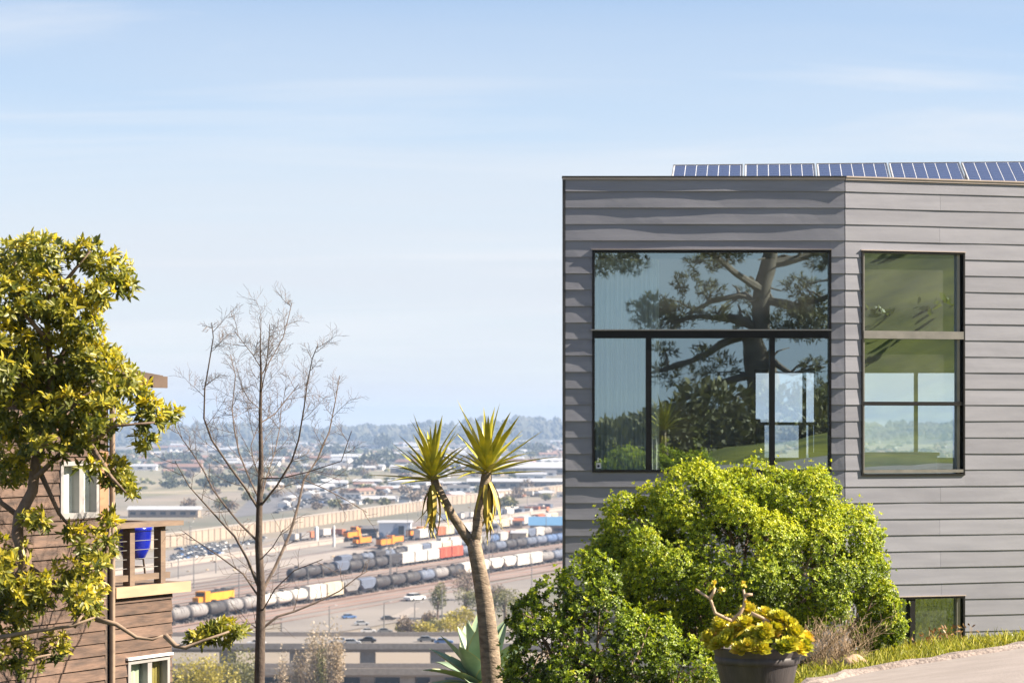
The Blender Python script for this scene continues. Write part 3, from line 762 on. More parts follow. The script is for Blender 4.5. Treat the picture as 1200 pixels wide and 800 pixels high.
blobs = [(18,302,26,24,1),(58,298,34,22,1),(100,296,22,18,1),(128,312,22,22,1),(122,345,16,14,1),(140,332,14,16,1),
 (12,350,38,40,1),(55,345,38,32,1),(88,368,30,22,1),(112,384,14,14,1),(95,345,20,16,.7),
 (8,420,40,50,1.1),(58,418,52,42,1.1),(108,425,34,30,1.1),(138,446,26,24,1),(160,460,14,14,1),
 (18,480,42,36,1),(76,480,46,34,1),(128,486,30,24,1),(176,488,20,22,.9),(172,515,14,12,1),(196,484,9,9,1),
 (8,540,26,34,.9),(60,520,34,22,.6),(100,516,26,18,.7),(134,552,20,22,.8),(150,574,16,12,.9),(108,545,18,12,.5),
 (48,608,20,12,.9),(82,622,13,9,.9),(106,640,22,22,.7),(128,620,9,28,.8),(72,668,18,13,.9),(14,660,28,36,.9),(46,690,44,20,.9),(108,690,24,22,.9),(18,716,24,22,.8),(92,716,22,14,.8),
 (60,758,14,18,.8),(24,772,26,20,.7),(6,742,16,14,.7),(118,663,16,14,.7),
 (238,746,18,11,1.2),(268,738,19,15,1.3),(252,738,14,10,1)]
cs = []; ax = []; ti = []
k = TD/F
for (bx,by,rx,ry,den) in blobs:
    n_ = int(den*max(6, rx*ry*3.14/62)*2.0)
    d0 = TD + rng.uniform(-.3,.3) if bx < 200 else TD
    v = ball(n_)*(rng.uniform(0.25,1,n_)**0.4)[:,None]
    dep = 0.55 if min(rx,ry) > 20 else 0.22
    c = np.stack([(bx-600)*k + v[:,0]*rx*k, d0 + v[:,1]*dep, (HOR-by)*k + v[:,2]*ry*k],1)
    a = unit(v*np.array([1,1,1]) + np.array([0.25,-0.25,0.55]) + rng.normal(size=(n_,3))*0.3)
    cs.append(c); ax.append(a)
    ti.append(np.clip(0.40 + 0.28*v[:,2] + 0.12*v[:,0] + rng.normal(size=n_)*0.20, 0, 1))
cs = np.concatenate(cs); ax = np.concatenate(ax); ti = np.concatenate(ti)
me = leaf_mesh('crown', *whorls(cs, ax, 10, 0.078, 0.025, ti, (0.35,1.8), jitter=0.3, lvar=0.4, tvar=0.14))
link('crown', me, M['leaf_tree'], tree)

# ------------------------------------------------------------------ bare tree
BD = 27.0
bt = empty('bare_tree', (P(305,800,BD).x, BD, ground_z(P(305,800,BD).x,BD)))
tag(bt, 'leafless young tree with a straight dark trunk and fine twigs', 'tree')
tp = [Vector((P(304,800,BD).x,BD,ground_z(P(304,800,BD).x,BD)-.1))]+[P(a,b,BD) for a,b in ((304,800),(305,740),(306,690),(303,640),(304,590),(306,540),(305,490),(306,440),(305,410),(306,372))]
MB().tube(tp,[.075,.056,.052,.046,.039,.033,.026,.019,.013,.008,.003],9).build('trunk', M['bark_dark'], bt, True)
rb = random.Random(9)
def rod(mb, pts, r0, r1, n=5): mb.tube(pts, list(np.linspace(r0,r1,len(pts))), n)
def grow(mb, p, d, L, r, lev):
    n_ = 4; pts = [p.copy()]; q = p.copy(); dd = d.copy()
    for i in range(n_):
        dd = (dd + Vector((rb.uniform(-.16,.16), rb.uniform(-.16,.16), rb.uniform(-.02,.16)))).normalized()
        q = q + dd*L/n_; pts.append(q.copy())
    rod(mb, pts, r*.85, max(0.0013, r*0.38), 4 if r > 0.004 else 3)
    if lev > 0:
        for i in range(1, n_+1):
            for s in range(2 if lev > 1 else 1):
                a = rb.uniform(0,6.28); perp = dd.orthogonal().normalized(); perp.rotate(Matrix.Rotation(a,3,dd))
                nd = (dd*0.65 + perp*0.85 + Vector((0,0,0.08))).normalized()
                grow(mb, pts[i], nd, L*rb.uniform(0.34,0.6), max(0.0016,r*0.5), lev-1)
lim = [ ([(305,738),(325,722),(345,716),(372,705),(398,692),(420,675),(432,668)],.017,0.05),
 ([(304,690),(290,655),(275,628),(258,610),(240,590),(222,570),(205,540)],.018,-.05),
 ([(304,700),(285,672),(255,650),(228,632),(214,622)],.012,.1),
 ([(306,695),(322,665),(340,625),(350,590),(356,562),(372,538),(386,505),(393,470),(398,440)],.022,.15),
 ([(303,635),(280,612),(262,590),(250,574),(238,550),(225,530),(214,515),(205,500)],.014,.15),
 ([(304,598),(288,572),(268,545),(248,515),(239,490),(240,455),(246,420),(250,395),(248,378)],.016,-.1),
 ([(304,585),(292,560),(280,530),(275,505),(272,480),(276,440),(270,415)],.012,.2),
 ([(306,592),(325,568),(342,540),(350,515),(356,480),(360,450),(366,420),(372,405)],.014,-.1),
 ([(305,560),(297,540),(294,522),(302,500)],.008,.1),
 ([(306,560),(330,560),(360,553),(400,540),(412,505)],.008,-.2),
 ([(306,495),(322,485),(338,465),(350,450)],.009,.1),([(305,480),(292,468),(284,455)],.006,-.1),
 ([(306,440),(318,420),(332,395),(338,372),(342,355)],.007,.1),([(305,430),(296,415),(284,400),(275,388)],.006,-.1),
 ([(306,655),(320,640),(332,620)],.008,-.2),([(305,720),(322,690),(345,668),(378,655)],.009,-.15),([(304,690),(300,672),(290,660)],.006,.2),
 ([(306,740),(296,732),(283,728)],.008,.05),([(303,600),(312,560),(322,530),(328,500),(330,470)],.009,.25),
 ([(356,562),(380,572),(405,585),(430,600)],.008,.1),([(306,460),(312,430),(315,400),(316,380)],.006,-.2)]
for pts, r0, dy in lim:
    mb = MB(); W_ = [P(a,b,BD+dy*i*1.2) for i,(a,b) in enumerate(pts)]
    rod(mb, W_, r0*.9, 0.004, 6)
    for i in range(1,len(W_)):
        seg = (W_[i]-W_[i-1]); dd = seg.normalized()
        for s in range(2):
            t = rb.random(); a = rb.uniform(0,6.28); perp = dd.orthogonal().normalized(); perp.rotate(Matrix.Rotation(a,3,dd))
            L = rb.uniform(.22,.5)*(0.55 if pts[i][1] < 450 else 0.8 if pts[0][1] < 620 else 0.6)
            grow(mb, W_[i-1]+seg*t, (dd*0.65+perp*0.85+Vector((0,0,.1))).normalized(), L, 0.0042, 2 if (pts[i][1] < 520) else 1)
    mb.build('branch', M['bark_bare'], bt)
mb = MB()
for i in range(5,len(tp)-1):
    for s in range(4):
        a = rb.uniform(0,6.28); t = rb.random()
        if i > 8 and s > 1: continue
        grow(mb, tp[i].lerp(tp[i+1],t), Vector((math.cos(a)*.75,math.sin(a)*.75,.75)).normalized(), rb.uniform(.18,.42), 0.0036, 2)
mb.build('branch', M['bark_bare'], bt)

# ------------------------------------------------------------------ yucca and agave
M['yucca'] = mat('yucca_leaf', (0.46,0.40,0.035), (0.24,0.25,0.035), scale=5, rough=0.4, objvar=0.25, stretch=(1,1,1))
M['yucca_old'] = mat('yucca_old_leaf', (0.50,0.38,0.05), (0.34,0.26,0.05), scale=5, rough=0.55, objvar=0.25)
def blade_mesh(name, L, Wd, droop, fold, m, seg=7):
    V_ = []; 
    for i in range(seg+1):
        t = i/seg; w = Wd*0.5*(0.55+0.45*math.sin(min(1,t*2.2)*1.57))*(1-t**2.2) + 0.001
        z = -droop*L*t*t; x = L*t*(1-0.25*droop*t)
        V_ += [(x,-w,z+fold*w),(x,0,z),(x,w,z+fold*w)]
    F_ = []
    for i in range(seg):
        F_ += [(i*3,(i+1)*3,(i+1)*3+1,i*3+1),(i*3+1,(i+1)*3+1,(i+1)*3+2,i*3+2)]
    me = MB().add(V_,F_).mesh(name, True); me.materials.append(m); return me
def yucca(name, base, fork, stems, heads, label, dist, nleaf=62, Lr=(0.46,0.74), seed=1, kk=1.0):
    rs = random.Random(seed)
    root = empty(name, tuple(base)); tag(root, label, 'yucca')
    MB().tube(fork[0], fork[1], 12).build('trunk', M['bark_pale'], root, True)
    for pts, rad in stems: MB().tube(pts, rad, 10).build('stem', M['bark_pale'], root, True)
    ms = [blade_mesh('leaf', 1.0, 0.115, dr, 0.45, M['yucca']) for dr in (0.0,0.05,0.12,0.2)]
    md = [blade_mesh('leaf', 1.0, 0.10, dr, 0.3, M['yucca_old']) for dr in (0.25,0.5,0.7)]
    for c, axis_, sc in heads:
        axis_ = Vector(axis_).normalized()
        for i in range(nleaf):
            f = i/nleaf
            el = math.pi/2*(1 - 1.2*f**0.75) + rs.uniform(-.12,.12)     # from upright to drooping
            az_ = i*2.39996 + rs.uniform(-.2,.2)
            old = f > 0.70
            if old: el = rs.uniform(-1.45,-0.8)
            d = Vector((math.cos(el)*math.cos(az_), math.cos(el)*math.sin(az_), math.sin(el)))
            d = (Vector((0,0,1)).rotation_difference(axis_) @ d) if not old else d
            me = rs.choice(md if old else ms)
            o = link('leaf', me, None, root); s_ = rs.uniform(*Lr)*sc*(0.85 if old else 1)
            q = d.to_track_quat('X','Z')
            o.matrix_parent_inverse = Matrix.Translation(-root.location)
            o.location = Vector(c) + d*0.02 - Vector((0,0,0.10*kk*(f if not old else f*1.1)))
            o.rotation_mode = 'QUATERNION'; o.rotation_quaternion = q; o.scale = (s_, s_, s_)
    return root
YD = 25.0
yb = Vector((P(578,840,YD).x, YD, ground_z(P(578,840,YD).x, YD)-0.05))
yucca('yucca_tree', yb,
  ([yb, P(577,800,YD), P(573,750,YD), P(568,705,YD), P(562,670,YD), P(556,640,YD), P(555,632,YD)], [.12,.102,.095,.085,.075,.07,.062]),
  [([P(556,640,YD),P(546,627,YD),P(531,605,YD-.03),P(520,585,YD-.05),P(510,566,YD-.08),P(506,552,YD-.1)],[.055,.05,.043,.04,.042,.03]),
   ([P(555,640,YD),P(559,622,YD),P(560,608,YD+.02),P(561,598,YD+.04),P(566,580,YD+.06),P(570,560,YD+.08),P(571,545,YD+.08)],[.055,.048,.05,.045,.05,.055,.03])],
  [(P(506,556,YD-.1),(-0.12,-.1,1),0.86),(P(571,548,YD+.08),(0.05,-.05,1),1.0)],
  'two headed yucca with a pale bent trunk left of the grey house', YD)
M['agave'] = mat('agave_leaf', (0.30,0.40,0.27), (0.20,0.30,0.20), scale=4, rough=0.45, objvar=0.12)
M['agave_edge'] = mat('agave_edge', (0.42,0.42,0.20), rough=0.5)
def agave_leaf(L, Wd, curve, seg=9):
    V_ = []; F_ = []; mi = []
    for i in range(seg+1):
        t = i/seg
        w = Wd*0.5*(0.35 + 0.65*math.sin(min(1.0,(t+0.12)/0.62)*1.5708)) * (1-max(0,(t-0.42)/0.58)**1.7) + 0.002
        x = L*t; z = curve*L*(t*t) ; cup = 0.42*w
        for a in (-1,-.93,-.5,0,.5,.93,1): V_.append((x, a*w, z + cup*a*a))
    for i in range(seg):
        for k in range(6):
            F_.append((i*7+k,(i+1)*7+k,(i+1)*7+k+1,i*7+k+1)); mi.append(1 if k in (0,5) else 0)
    me = bpy.data.meshes.new('leaf'); me.from_pydata(V_,[],F_); me.polygons.foreach_set('material_index',mi)
    me.polygons.foreach_set('use_smooth',[True]*len(F_)); me.materials.append(M['agave']); me.materials.append(M['agave_edge']); me.update()
    return me
AD = 26.5
ac = P(563, 802, AD)
ag = empty('agave', (ac.x, ac.y, ground_z(ac.x, ac.y))); tag(ag, 'broad leaved grey green agave behind the yucca trunk', 'agave')
MB().tube([(ac.x,ac.y,ground_z(ac.x,ac.y)-.05),(ac.x,ac.y,ac.z)],[.09,.075],8).build('stem', M['bark_pale'], ag)
am = [agave_leaf(0.80,0.30,c) for c in (-0.22,-0.08,0.05)]
rs = random.Random(4)
for i in range(24):
    f = i/24; el = 1.40 - 1.25*f + rs.uniform(-.08,.08); az_ = i*2.39996+0.6
    d = Vector((math.cos(el)*math.cos(az_), math.cos(el)*math.sin(az_), math.sin(el)))
    o = link('leaf', am[2 if f < .3 else (1 if f < .65 else 0)], None, ag)
    o.location = Vector((ac.x,ac.y,ac.z - 0.05*f)); o.rotation_mode='QUATERNION'; o.rotation_quaternion = d.to_track_quat('X','Z'); s_ = rs.uniform(.82,1.08); o.scale=(s_,s_,s_)

# ------------------------------------------------------------------ big bush and its neighbour
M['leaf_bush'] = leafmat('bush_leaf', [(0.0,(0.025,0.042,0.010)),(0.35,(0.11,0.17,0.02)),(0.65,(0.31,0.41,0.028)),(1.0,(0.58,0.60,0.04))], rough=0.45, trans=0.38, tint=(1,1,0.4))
def bush(name, label, lobes, D, leaf, nw_per, stems, m, dens=1.0, tbase=0.52, dscale=1.0, nleaf=9):
    base = P(*stems[0], D); bx_, by_ = base.x, base.y
    root = empty(name, (bx_, by_, ground_z(bx_,by_))); tag(root, label, 'bush')
    k = D/F; cen = []; rad = []
    for (a,b,r,dy) in lobes: cen.append(np.array([(a-600)*k, D+dy*dscale, (HOR-b)*k])); rad.append(r*k)
    cen = np.array(cen); rad = np.array(rad)
    C=[];A=[];T=[]
    for c, r in zip(cen, rad):
        ns = int(72*dens)
        sd = ball(ns); sr = r*rng.uniform(.18,.32,ns); sc = c + sd*(r*rng.uniform(.68,.95,ns))[:,None]
        for q, qr, qd in zip(sc, sr, sd):
            n_ = int(nw_per*(qr/0.12)**2*dens)+4
            v = ball(n_); v = v[np.sum(v*qd,1) > -0.25]
            p = q + v*(qr*rng.uniform(.75,1.06,len(v)))[:,None]
            dist = np.linalg.norm(p[:,None,:]-cen[None],axis=2)/rad[None]
            keep = (dist > 0.72).all(1)
            p = p[keep]; v = v[keep]
            p = p + v*(rng.random(len(v)) < .07)[:,None]*rng.uniform(.02,.11,len(v))[:,None] + np.array([0,0,1.0])*((rng.random(len(v)) < .05)*rng.uniform(.02,.10,len(v)))[:,None]
            C.append(p); A.append(unit(v + qd*0.4 + np.array([0.1,-0.1,0.5]) + rng.normal(size=v.shape)*.2))
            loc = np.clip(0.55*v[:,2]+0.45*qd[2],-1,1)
            T.append(np.clip(tbase + 0.34*loc + rng.normal(size=len(v))*0.14 + rng.normal()*0.10,0,1))  # tint carries fresh growth plus lit tops and shaded undersides of the lobes
        # inner leaves, tinted dark to deepen the shade inside the bush
        n_ = int(40*dens*(r/0.4)**2); v = ball(n_)
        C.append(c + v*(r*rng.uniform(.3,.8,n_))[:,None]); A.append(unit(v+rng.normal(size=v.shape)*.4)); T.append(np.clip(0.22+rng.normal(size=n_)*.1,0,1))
    C=np.concatenate(C);A=np.concatenate(A);T=np.concatenate(T)
    gz = np.array([ground_z(x,y) for x,y in C[:,:2]]); kp = C[:,2] > gz+0.03; C=C[kp];A=A[kp];T=T[kp]
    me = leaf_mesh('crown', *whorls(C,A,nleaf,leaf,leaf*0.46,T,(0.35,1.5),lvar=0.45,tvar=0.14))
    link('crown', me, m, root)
    g = Vector((bx_,by_,ground_z(bx_,by_)-.05))
    for i,(c,r) in enumerate(zip(cen,rad)):
        e = Vector(c); mid = g.lerp(e,0.5)+Vector((rng.uniform(-.15,.15),rng.uniform(-.15,.15),-.1))
        mb = MB(); mb.tube([g+Vector((rng.uniform(-.12,.12),rng.uniform(-.12,.12),0)),mid,e],[.035,.022,.01],6)
        for j in range(14):
            d = Vector(ball(1)[0]); s0 = mid.lerp(e, rng.uniform(.2,1))
            mb.tube([s0, s0+d*r*.5+Vector((0,0,.05)), s0+d*r*.85],[.009,.006,.003],4)
        mb.build('stem', M['twig'] if i%2 else M['bark_mid'], root)
    return len(C)
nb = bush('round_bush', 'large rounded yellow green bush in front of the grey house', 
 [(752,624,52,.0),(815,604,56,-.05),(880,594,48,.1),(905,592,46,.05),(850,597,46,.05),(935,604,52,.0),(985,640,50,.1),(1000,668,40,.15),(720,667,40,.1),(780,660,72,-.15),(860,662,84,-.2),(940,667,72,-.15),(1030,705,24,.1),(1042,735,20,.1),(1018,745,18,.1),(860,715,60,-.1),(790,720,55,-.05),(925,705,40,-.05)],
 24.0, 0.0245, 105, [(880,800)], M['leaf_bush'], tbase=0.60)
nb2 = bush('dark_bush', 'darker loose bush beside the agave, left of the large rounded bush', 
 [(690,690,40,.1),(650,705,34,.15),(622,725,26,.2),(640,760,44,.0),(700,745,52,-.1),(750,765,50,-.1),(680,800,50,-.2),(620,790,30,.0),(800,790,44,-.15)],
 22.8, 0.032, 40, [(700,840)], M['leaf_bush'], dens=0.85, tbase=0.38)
# dry twiggy patch low on the right of the bush
tb = empty('dry_shrub', (P(968,790,23.0).x,23.0,ground_z(P(968,790,23.0).x,23.0))); tag(tb, 'dry brown twiggy shrub between the plant pot and the basement window','shrub')
M['dry'] = mat('dry_twig', (0.34,0.25,0.16), (0.24,0.17,0.11), scale=9, rough=0.9)
rb = random.Random(31)
for j in range(4):
    mb = MB()
    for i in range(6):
        s0 = Vector((tb.location.x+rb.uniform(-.12,.2), 23.0+rb.uniform(-.15,.15), tb.location.z-.02))
        grow(mb, s0, Vector((rb.uniform(-.8,.8),rb.uniform(-.4,.3),1)).normalized(), rb.uniform(.28,.48), 0.005, 2)
    mb.build('twig_bundle', M['dry'], tb)

# ------------------------------------------------------------------ barrel pot with yellow succulents
PD = 19.5; pk = PD/F
px_, py_ = P(887,757,PD).x, PD
pz = ground_z(px_,py_); prim = P(887,757,PD).z
M['barrel'] = mat('grey_barrel', (0.06,0.052,0.052), (0.04,0.036,0.038), scale=3, rough=0.55, stretch=(6,6,.5), bump=0.2)
hh = prim - pz
t_ = empty('barrel_pot', (px_,py_,pz)); tag(t_, 'grey tapered barrel planter full of yellow succulents', 'planter')
r0, r1 = 0.235, 0.335
def rr(z): return r0 + (r1-r0)*(z/hh)**0.9
mb = MB(); mb.lathe((px_,py_,pz),[(0,0.001),(r0,0.001)]+[(rr(hh*f),hh*f) for f in (.25,.5,.75,.98)]+[(r1,hh),(r1-.025,hh),(r1-.03,hh-.06),(0,hh-.06)],40); mb.build('tub', M['barrel'], t_, True)
for f in (0.26,0.79):
    z = hh*f; mb = MB(); mb.lathe((px_,py_,pz),[(rr(z)+.001,z-.03),(rr(z)+.008,z-.026),(rr(z)+.010,z),(rr(z)+.008,z+.026),(rr(z)+.001,z+.03)],40); mb.build('hoop', M['barrel'], t_, True)
mb = MB(); mb.lathe((px_,py_,pz),[(0,hh-.035),(r1-.03,hh-.05)],24); mb.build('soil', M['bark_dark'], t_)
M['succ'] = leafmat('succulent_leaf', [(0.0,(0.22,0.27,0.03)),(0.4,(0.52,0.50,0.04)),(0.75,(0.70,0.60,0.06)),(1.0,(0.60,0.36,0.08))], rough=0.4, trans=0.2, tint=(1,.9,.3))
sp = empty('succulent', (px_,py_,prim-.04)); tag(sp, 'yellow rosette succulents filling the barrel planter, two bare stems rising', 'succulent')
rs = random.Random(2)
ros = []
for i in range(44):
    an = rs.uniform(0,6.283); rd = math.sqrt(rs.random())*0.385; hgt = 0.03+0.19*(1-(rd/0.40)**2)
    ros.append((px_+rd*math.cos(an), py_+rd*0.85*math.sin(an), prim+0.0+hgt+rs.uniform(-.04,.07), rd, an))
for i in range(11):
    an = -math.pi + i*math.pi/10 + rs.uniform(-.2,.2); ros.append((px_+.34*math.cos(an), py_+.34*math.sin(an), prim+.04+rs.uniform(-.04,.05), .34, an))
for (cx_,cy_,cz_,rd,an) in ros:
    c = np.array([cx_,cy_,cz_])
    n_ = 40; i = np.arange(n_); az_ = i*2.39996; el = 1.40-1.25*(i/n_)**.9 + rng.normal(size=n_)*.12
    axv = unit(np.array([math.cos(an)*rd*1.6, math.sin(an)*rd*1.6-.25, .8]))
    d = np.stack([np.cos(el)*np.cos(az_),np.cos(el)*np.sin(az_),np.sin(el)],1)
    q = Vector((0,0,1)).rotation_difference(Vector(tuple(axv))); d = np.array([tuple(q @ Vector(tuple(v))) for v in d])
    nr = unit(axv[None]-d*np.sum(d*axv[None],1,keepdims=True)+rng.normal(size=(n_,3))*.12)
    L = .050+.045*(i/n_); me = leaf_mesh('rosette', np.repeat(c[None],n_,0)-axv[None]*.03*(i/n_)[:,None], d, nr, L, L*.62, np.clip(.45+rng.normal(size=n_)*.16+.14*rng.normal()+.12*(i/n_),0,1), fold=.6, curl=-.18)
    link('rosette', me, M['succ'], sp)
M['sstem'] = mat('succulent_stem', (0.50,0.36,0.25), (0.38,0.27,0.19), scale=20, rough=0.8)
for pts in ([(858,727),(846,722),(838,718),(834,706),(832,701),(815,690)],[(832,701),(836,694),(838,688)],[(858,727),(868,717),(872,708),(873,700),(871,690)],[(873,697),(882,696)],[(881,742),(890,733),(897,725)],[(880,718),(894,724),(902,728)]):
    W_ = [P(a,b,PD-.1) for a,b in pts]; MB().tube(W_, list(np.linspace(.016,.009,len(W_))), 7).build('bare_stem', M['sstem'], sp, True)
for (a,b) in ((837,684),(846,692),(872,684),(834,690),(875,706)):
    c = P(a,b,PD-.1); c=np.array([c.x,c.y,c.z]); n_=14; d = unit(ball(n_)+np.array([0,0,.5])); nr = unit(rng.normal(size=(n_,3)))
    link('rosette', leaf_mesh('rosette', np.repeat(c[None],n_,0), d, nr, np.full(n_,.035), np.full(n_,.018), np.clip(.75+rng.normal(size=n_)*.12,0,1)), M['succ'], sp)

# ------------------------------------------------------------------ verge: grass, rock, weeds, flowers
M['grass'] = leafmat('grass_blade', [(0.0,(0.12,0.15,0.025)),(0.5,(0.30,0.32,0.04)),(1.0,(0.55,0.48,0.12))], rough=0.55, trans=0.3, tint=(1,1,.4))
N = 60000
x = rng.uniform(0.3,7.2,N); y = rng.uniform(17.5,33.0,N)
ex_ = np.array([edge_x_at(v) for v in y])
wy = np.where(x < cx, YW, YW + (x-cx)*math.tan(TH)) - 0.06
on_drive = x > ex_ - 0.22
# on the diagonal part test by y against the edge line
eyv = np.interp(x, [2.95,4.48,5.5,6.5,9.5],[21.5,22.4,23.0,23.55,24.9])
keep = (y < wy) & np.where(x > 2.95, y > eyv + 0.20, x < ex_ - 0.3)
keep &= rng.random(N) < np.where(x > 2.6, 1.0, 0.5)
x = x[keep]; y = y[keep]; n_ = len(x)
z = np.array([ground_z(a,b) for a,b in zip(x,y)])
pat = 0.5+0.5*np.sin(x*2.3+1.1*np.sin(y*1.7))*np.cos(y*1.9+x*.7)
d = unit(np.stack([rng.normal(size=n_)*.35,rng.normal(size=n_)*.35,np.ones(n_)],1)); nr = unit(rng.normal(size=(n_,3)))
L = rng.uniform(.05,.13,n_)*(.65+.7*pat)*np.where(y > 27, .7, 1.45) + .05*(rng.random(n_) < .05)
me = leaf_mesh('grass', np.stack([x,y,z-.005],1), d, nr, L, rng.uniform(.007,.014,n_), np.clip(.35+.35*pat+rng.normal(size=n_)*.15,0,1), fold=.3, curl=.25)
o = link('grass', me, M['grass']); tag(o, 'short sunlit grass on the verge below the grey house', 'grass', kind='stuff')
def rock(c, sx, sy, sz, m, name, label):
    bm = bmesh.new(); bmesh.ops.create_icosphere(bm, subdivisions=3, radius=1)
    for v in bm.verts:
        f = 1+.10*math.sin(v.co.x*4+1)*math.cos(v.co.y*3.1)+.05*math.sin(v.co.z*7+v.co.x*5)
        v.co = Vector((v.co.x*sx*f, v.co.y*sy*f, v.co.z*sz*f))
    me = bpy.data.meshes.new(name); bm.to_mesh(me); bm.free(); me.polygons.foreach_set('use_smooth',[True]*len(me.polygons)); me.materials.append(m)
    o = bpy.data.objects.new(name, me); COL.objects.link(o); o.location = c; tag(o,label,'rock'); return o
M['rock'] = mat('tan_rock', (0.48,0.33,0.21), (0.38,0.26,0.17), scale=12, rough=0.9, bump=.4)
rp = P(1000,781,22.6); rock((rp.x,rp.y,ground_z(rp.x,rp.y)+.11), .135,.10,.085, M['rock'],'rock','smooth tan rock in the grass right of the barrel planter')
def weeds(name,label,cat,cpx,D,n,h,m,spread,tb_):
    c = P(cpx,760,D); g = ground_z(c.x,c.y); x=c.x+rng.normal(size=n)*spread; y=c.y+rng.normal(size=n)*spread*.5
    z=np.array([ground_z(a,b) for a,b in zip(x,y)]); hgt=rng.uniform(.0,h,n)
    d=unit(np.stack([rng.normal(size=n)*.6,rng.normal(size=n)*.6,rng.uniform(.1,1,n)],1)); nr=unit(rng.normal(size=(n,3)))
    me=leaf_mesh('leaves',np.stack([x,y,z+hgt],1),d,nr,np.full(n,.06),np.full(n,.022),np.clip(tb_+rng.normal(size=n)*.15,0,1))
    root=empty(name,(c.x,c.y,g)); tag(root,label,cat); link('leaves',me,m,root)
    mb=MB()
    for i in range(0,n,5): mb.tube([(x[i],y[i],z[i]-.01),(x[i],y[i],z[i]+hgt[i])],.004,3)
    o=mb.build('stems',M['dry'],root); o['kind']='stuff'
M['redweed']=leafmat('red_weed',[(0.0,(0.10,0.06,0.03)),(0.5,(0.25,0.11,0.05)),(1.0,(0.28,0.22,0.05))],trans=.2)
weeds('red_weed','reddish brown weed in front of the basement window','weed',1108,29.5,120,.28,M['redweed'],.14,.5)
weeds('red_weed','small dry weed left of the reddish one, under the basement window','weed',1086,29.3,70,.24,M['redweed'],.10,.4)
M['wflower']=leafmat('white_flower',[(0.0,(0.05,0.07,0.03)),(0.45,(0.10,0.12,0.05)),(0.6,(0.7,0.7,0.68)),(1.0,(0.8,0.8,0.78))],trans=.2)
weeds('flower_clump','small clump of white flowers at the right end of the verge','flowers',1197,26.2,90,.12,M['wflower'],.07,.5)

# scrub on the grass hill behind the camera (mirrored in the tall right window)
C=[]
for i in range(700):
    hx, hy = rng.uniform(22,110), rng.uniform(-110,8); r_ = rng.uniform(.3,.9); n_ = 20
    v = ball(n_)*r_; v[:,2] = np.abs(v[:,2])*.35
    C.append(np.array([hx,hy,ground_z(hx,hy)+.1]) + v)
C = np.concatenate(C); n_ = len(C)
o = link('hill_scrub', leaf_mesh('hill_scrub', C, unit(ball(n_)+np.array([0,0,.6])), ball(n_), rng.uniform(.15,.4,n_), rng.uniform(.1,.25,n_), np.clip(.25+rng.normal(size=n_)*.2,0,1)), M['grass'])
tag(o, 'patchy scrub on the green hill mirrored in the tall right window', 'scrub', kind='stuff')

# ------------------------------------------------------------------ trees behind the camera, seen mirrored in the wide window
M['pine'] = leafmat('pine_needles', [(0.0,(0.08,0.08,0.04)),(0.6,(0.18,0.165,0.07)),(1.0,(0.28,0.24,0.10))], rough=0.6, trans=0.15)
def nth_(i): return ['fourth','second','largest','third','smallest','fifth'][i]
M['pinebark'] = mat('pine_bark',(0.24,0.19,0.16),(0.15,0.12,0.10),scale=3,rough=.9)
PQ = 88.0                     # path length camera -> window -> tree
def MIR(px, py, q=PQ): return Vector(((px-600)/F*q, 2*YW - q, (HOR-py)/F*q))
pb = MIR(905, 560); pg = Vector((pb.x, pb.y, ground_z(pb.x, pb.y)-.3))
pt = empty('pine_tree', tuple(pg)); tag(pt, 'big dark spreading pine mirrored in the wide window', 'tree')
MB().tube([pg, MIR(905,520), MIR(900,450), MIR(888,390), MIR(893,330), MIR(905,280), MIR(900,210), MIR(890,150)],[.52,.45,.40,.36,.30,.23,.14,.06],12).build('trunk', M['pinebark'], pt, True)
plimb = [[(890,385),(850,372),(815,372),(785,380)],[(888,392),(850,405),(810,425),(770,440)],[(895,340),(860,320),(835,300),(800,285)],[(892,350),(930,360),(960,350),(990,330)],
 [(900,310),(940,300),(970,285)],[(898,420),(930,440),(965,430)],[(895,440),(850,450),(805,470),(775,500)],[(900,260),(850,250),(790,255),(730,270),(700,290)],[(905,270),(950,255),(990,250)],[(895,360),(868,345),(830,350),(805,365)],[(900,220),(860,200),(820,190)],[(900,470),(940,490),(975,480)]]
pc_ = []
for lb in plimb:
    dd = rng.uniform(-2.5,2.5); W_ = [MIR(a,b,PQ+dd*i*.5) for i,(a,b) in enumerate(lb)]
    mb = MB(); mb.tube(W_, list(np.linspace(.17,.05,len(W_))), 7)
    for i in range(1,len(W_)):
        for s in range(3):
            p0_ = W_[i-1].lerp(W_[i], rng.uniform(0,1)); d = Vector(ball(1)[0]); d.z = abs(d.z)*.6-.1
            p1_ = p0_ + d*rng.uniform(.7,1.6); mb.tube([p0_, p0_.lerp(p1_,.5)+Vector((0,0,.1)), p1_],[.06,.04,.02],4)
            if i > 1 and s > 1: pc_.append((p1_, rng.uniform(.4,.8)))
    mb.build('limb', M['pinebark'], pt)
for (a,b,r) in ((770,372,1.0),(790,365,1.0),(760,360,.8),(715,300,.9),(735,310,.7),(700,312,.7),(820,310,.7),(840,300,.7),(800,330,.6),(940,372,1.1),(960,365,1.0),(925,380,1.0),(965,300,.9),(950,380,1.),(880,380,.8),(830,470,1.2),(860,490,1.3),(900,510,1.3),(800,440,.9),(850,430,.9),(960,460,.9),(820,510,1.2),(870,530,1.2),(790,540,1.)):
    pc_.append((MIR(a,b,PQ+rng.uniform(-1.5,1.5)), r))
C=[];A=[];T=[]
for c, r in pc_:
    n_ = int(85*r*r)+10; v = ball(n_)*(rng.uniform(.2,1,n_)**.5)[:,None]
    C.append(np.array(c)+v*r*np.array([1,1,.6])); A.append(unit(v+np.array([0,0,.6]))); T.append(np.clip(.4+.3*v[:,2]+rng.normal(size=n_)*.15,0,1))
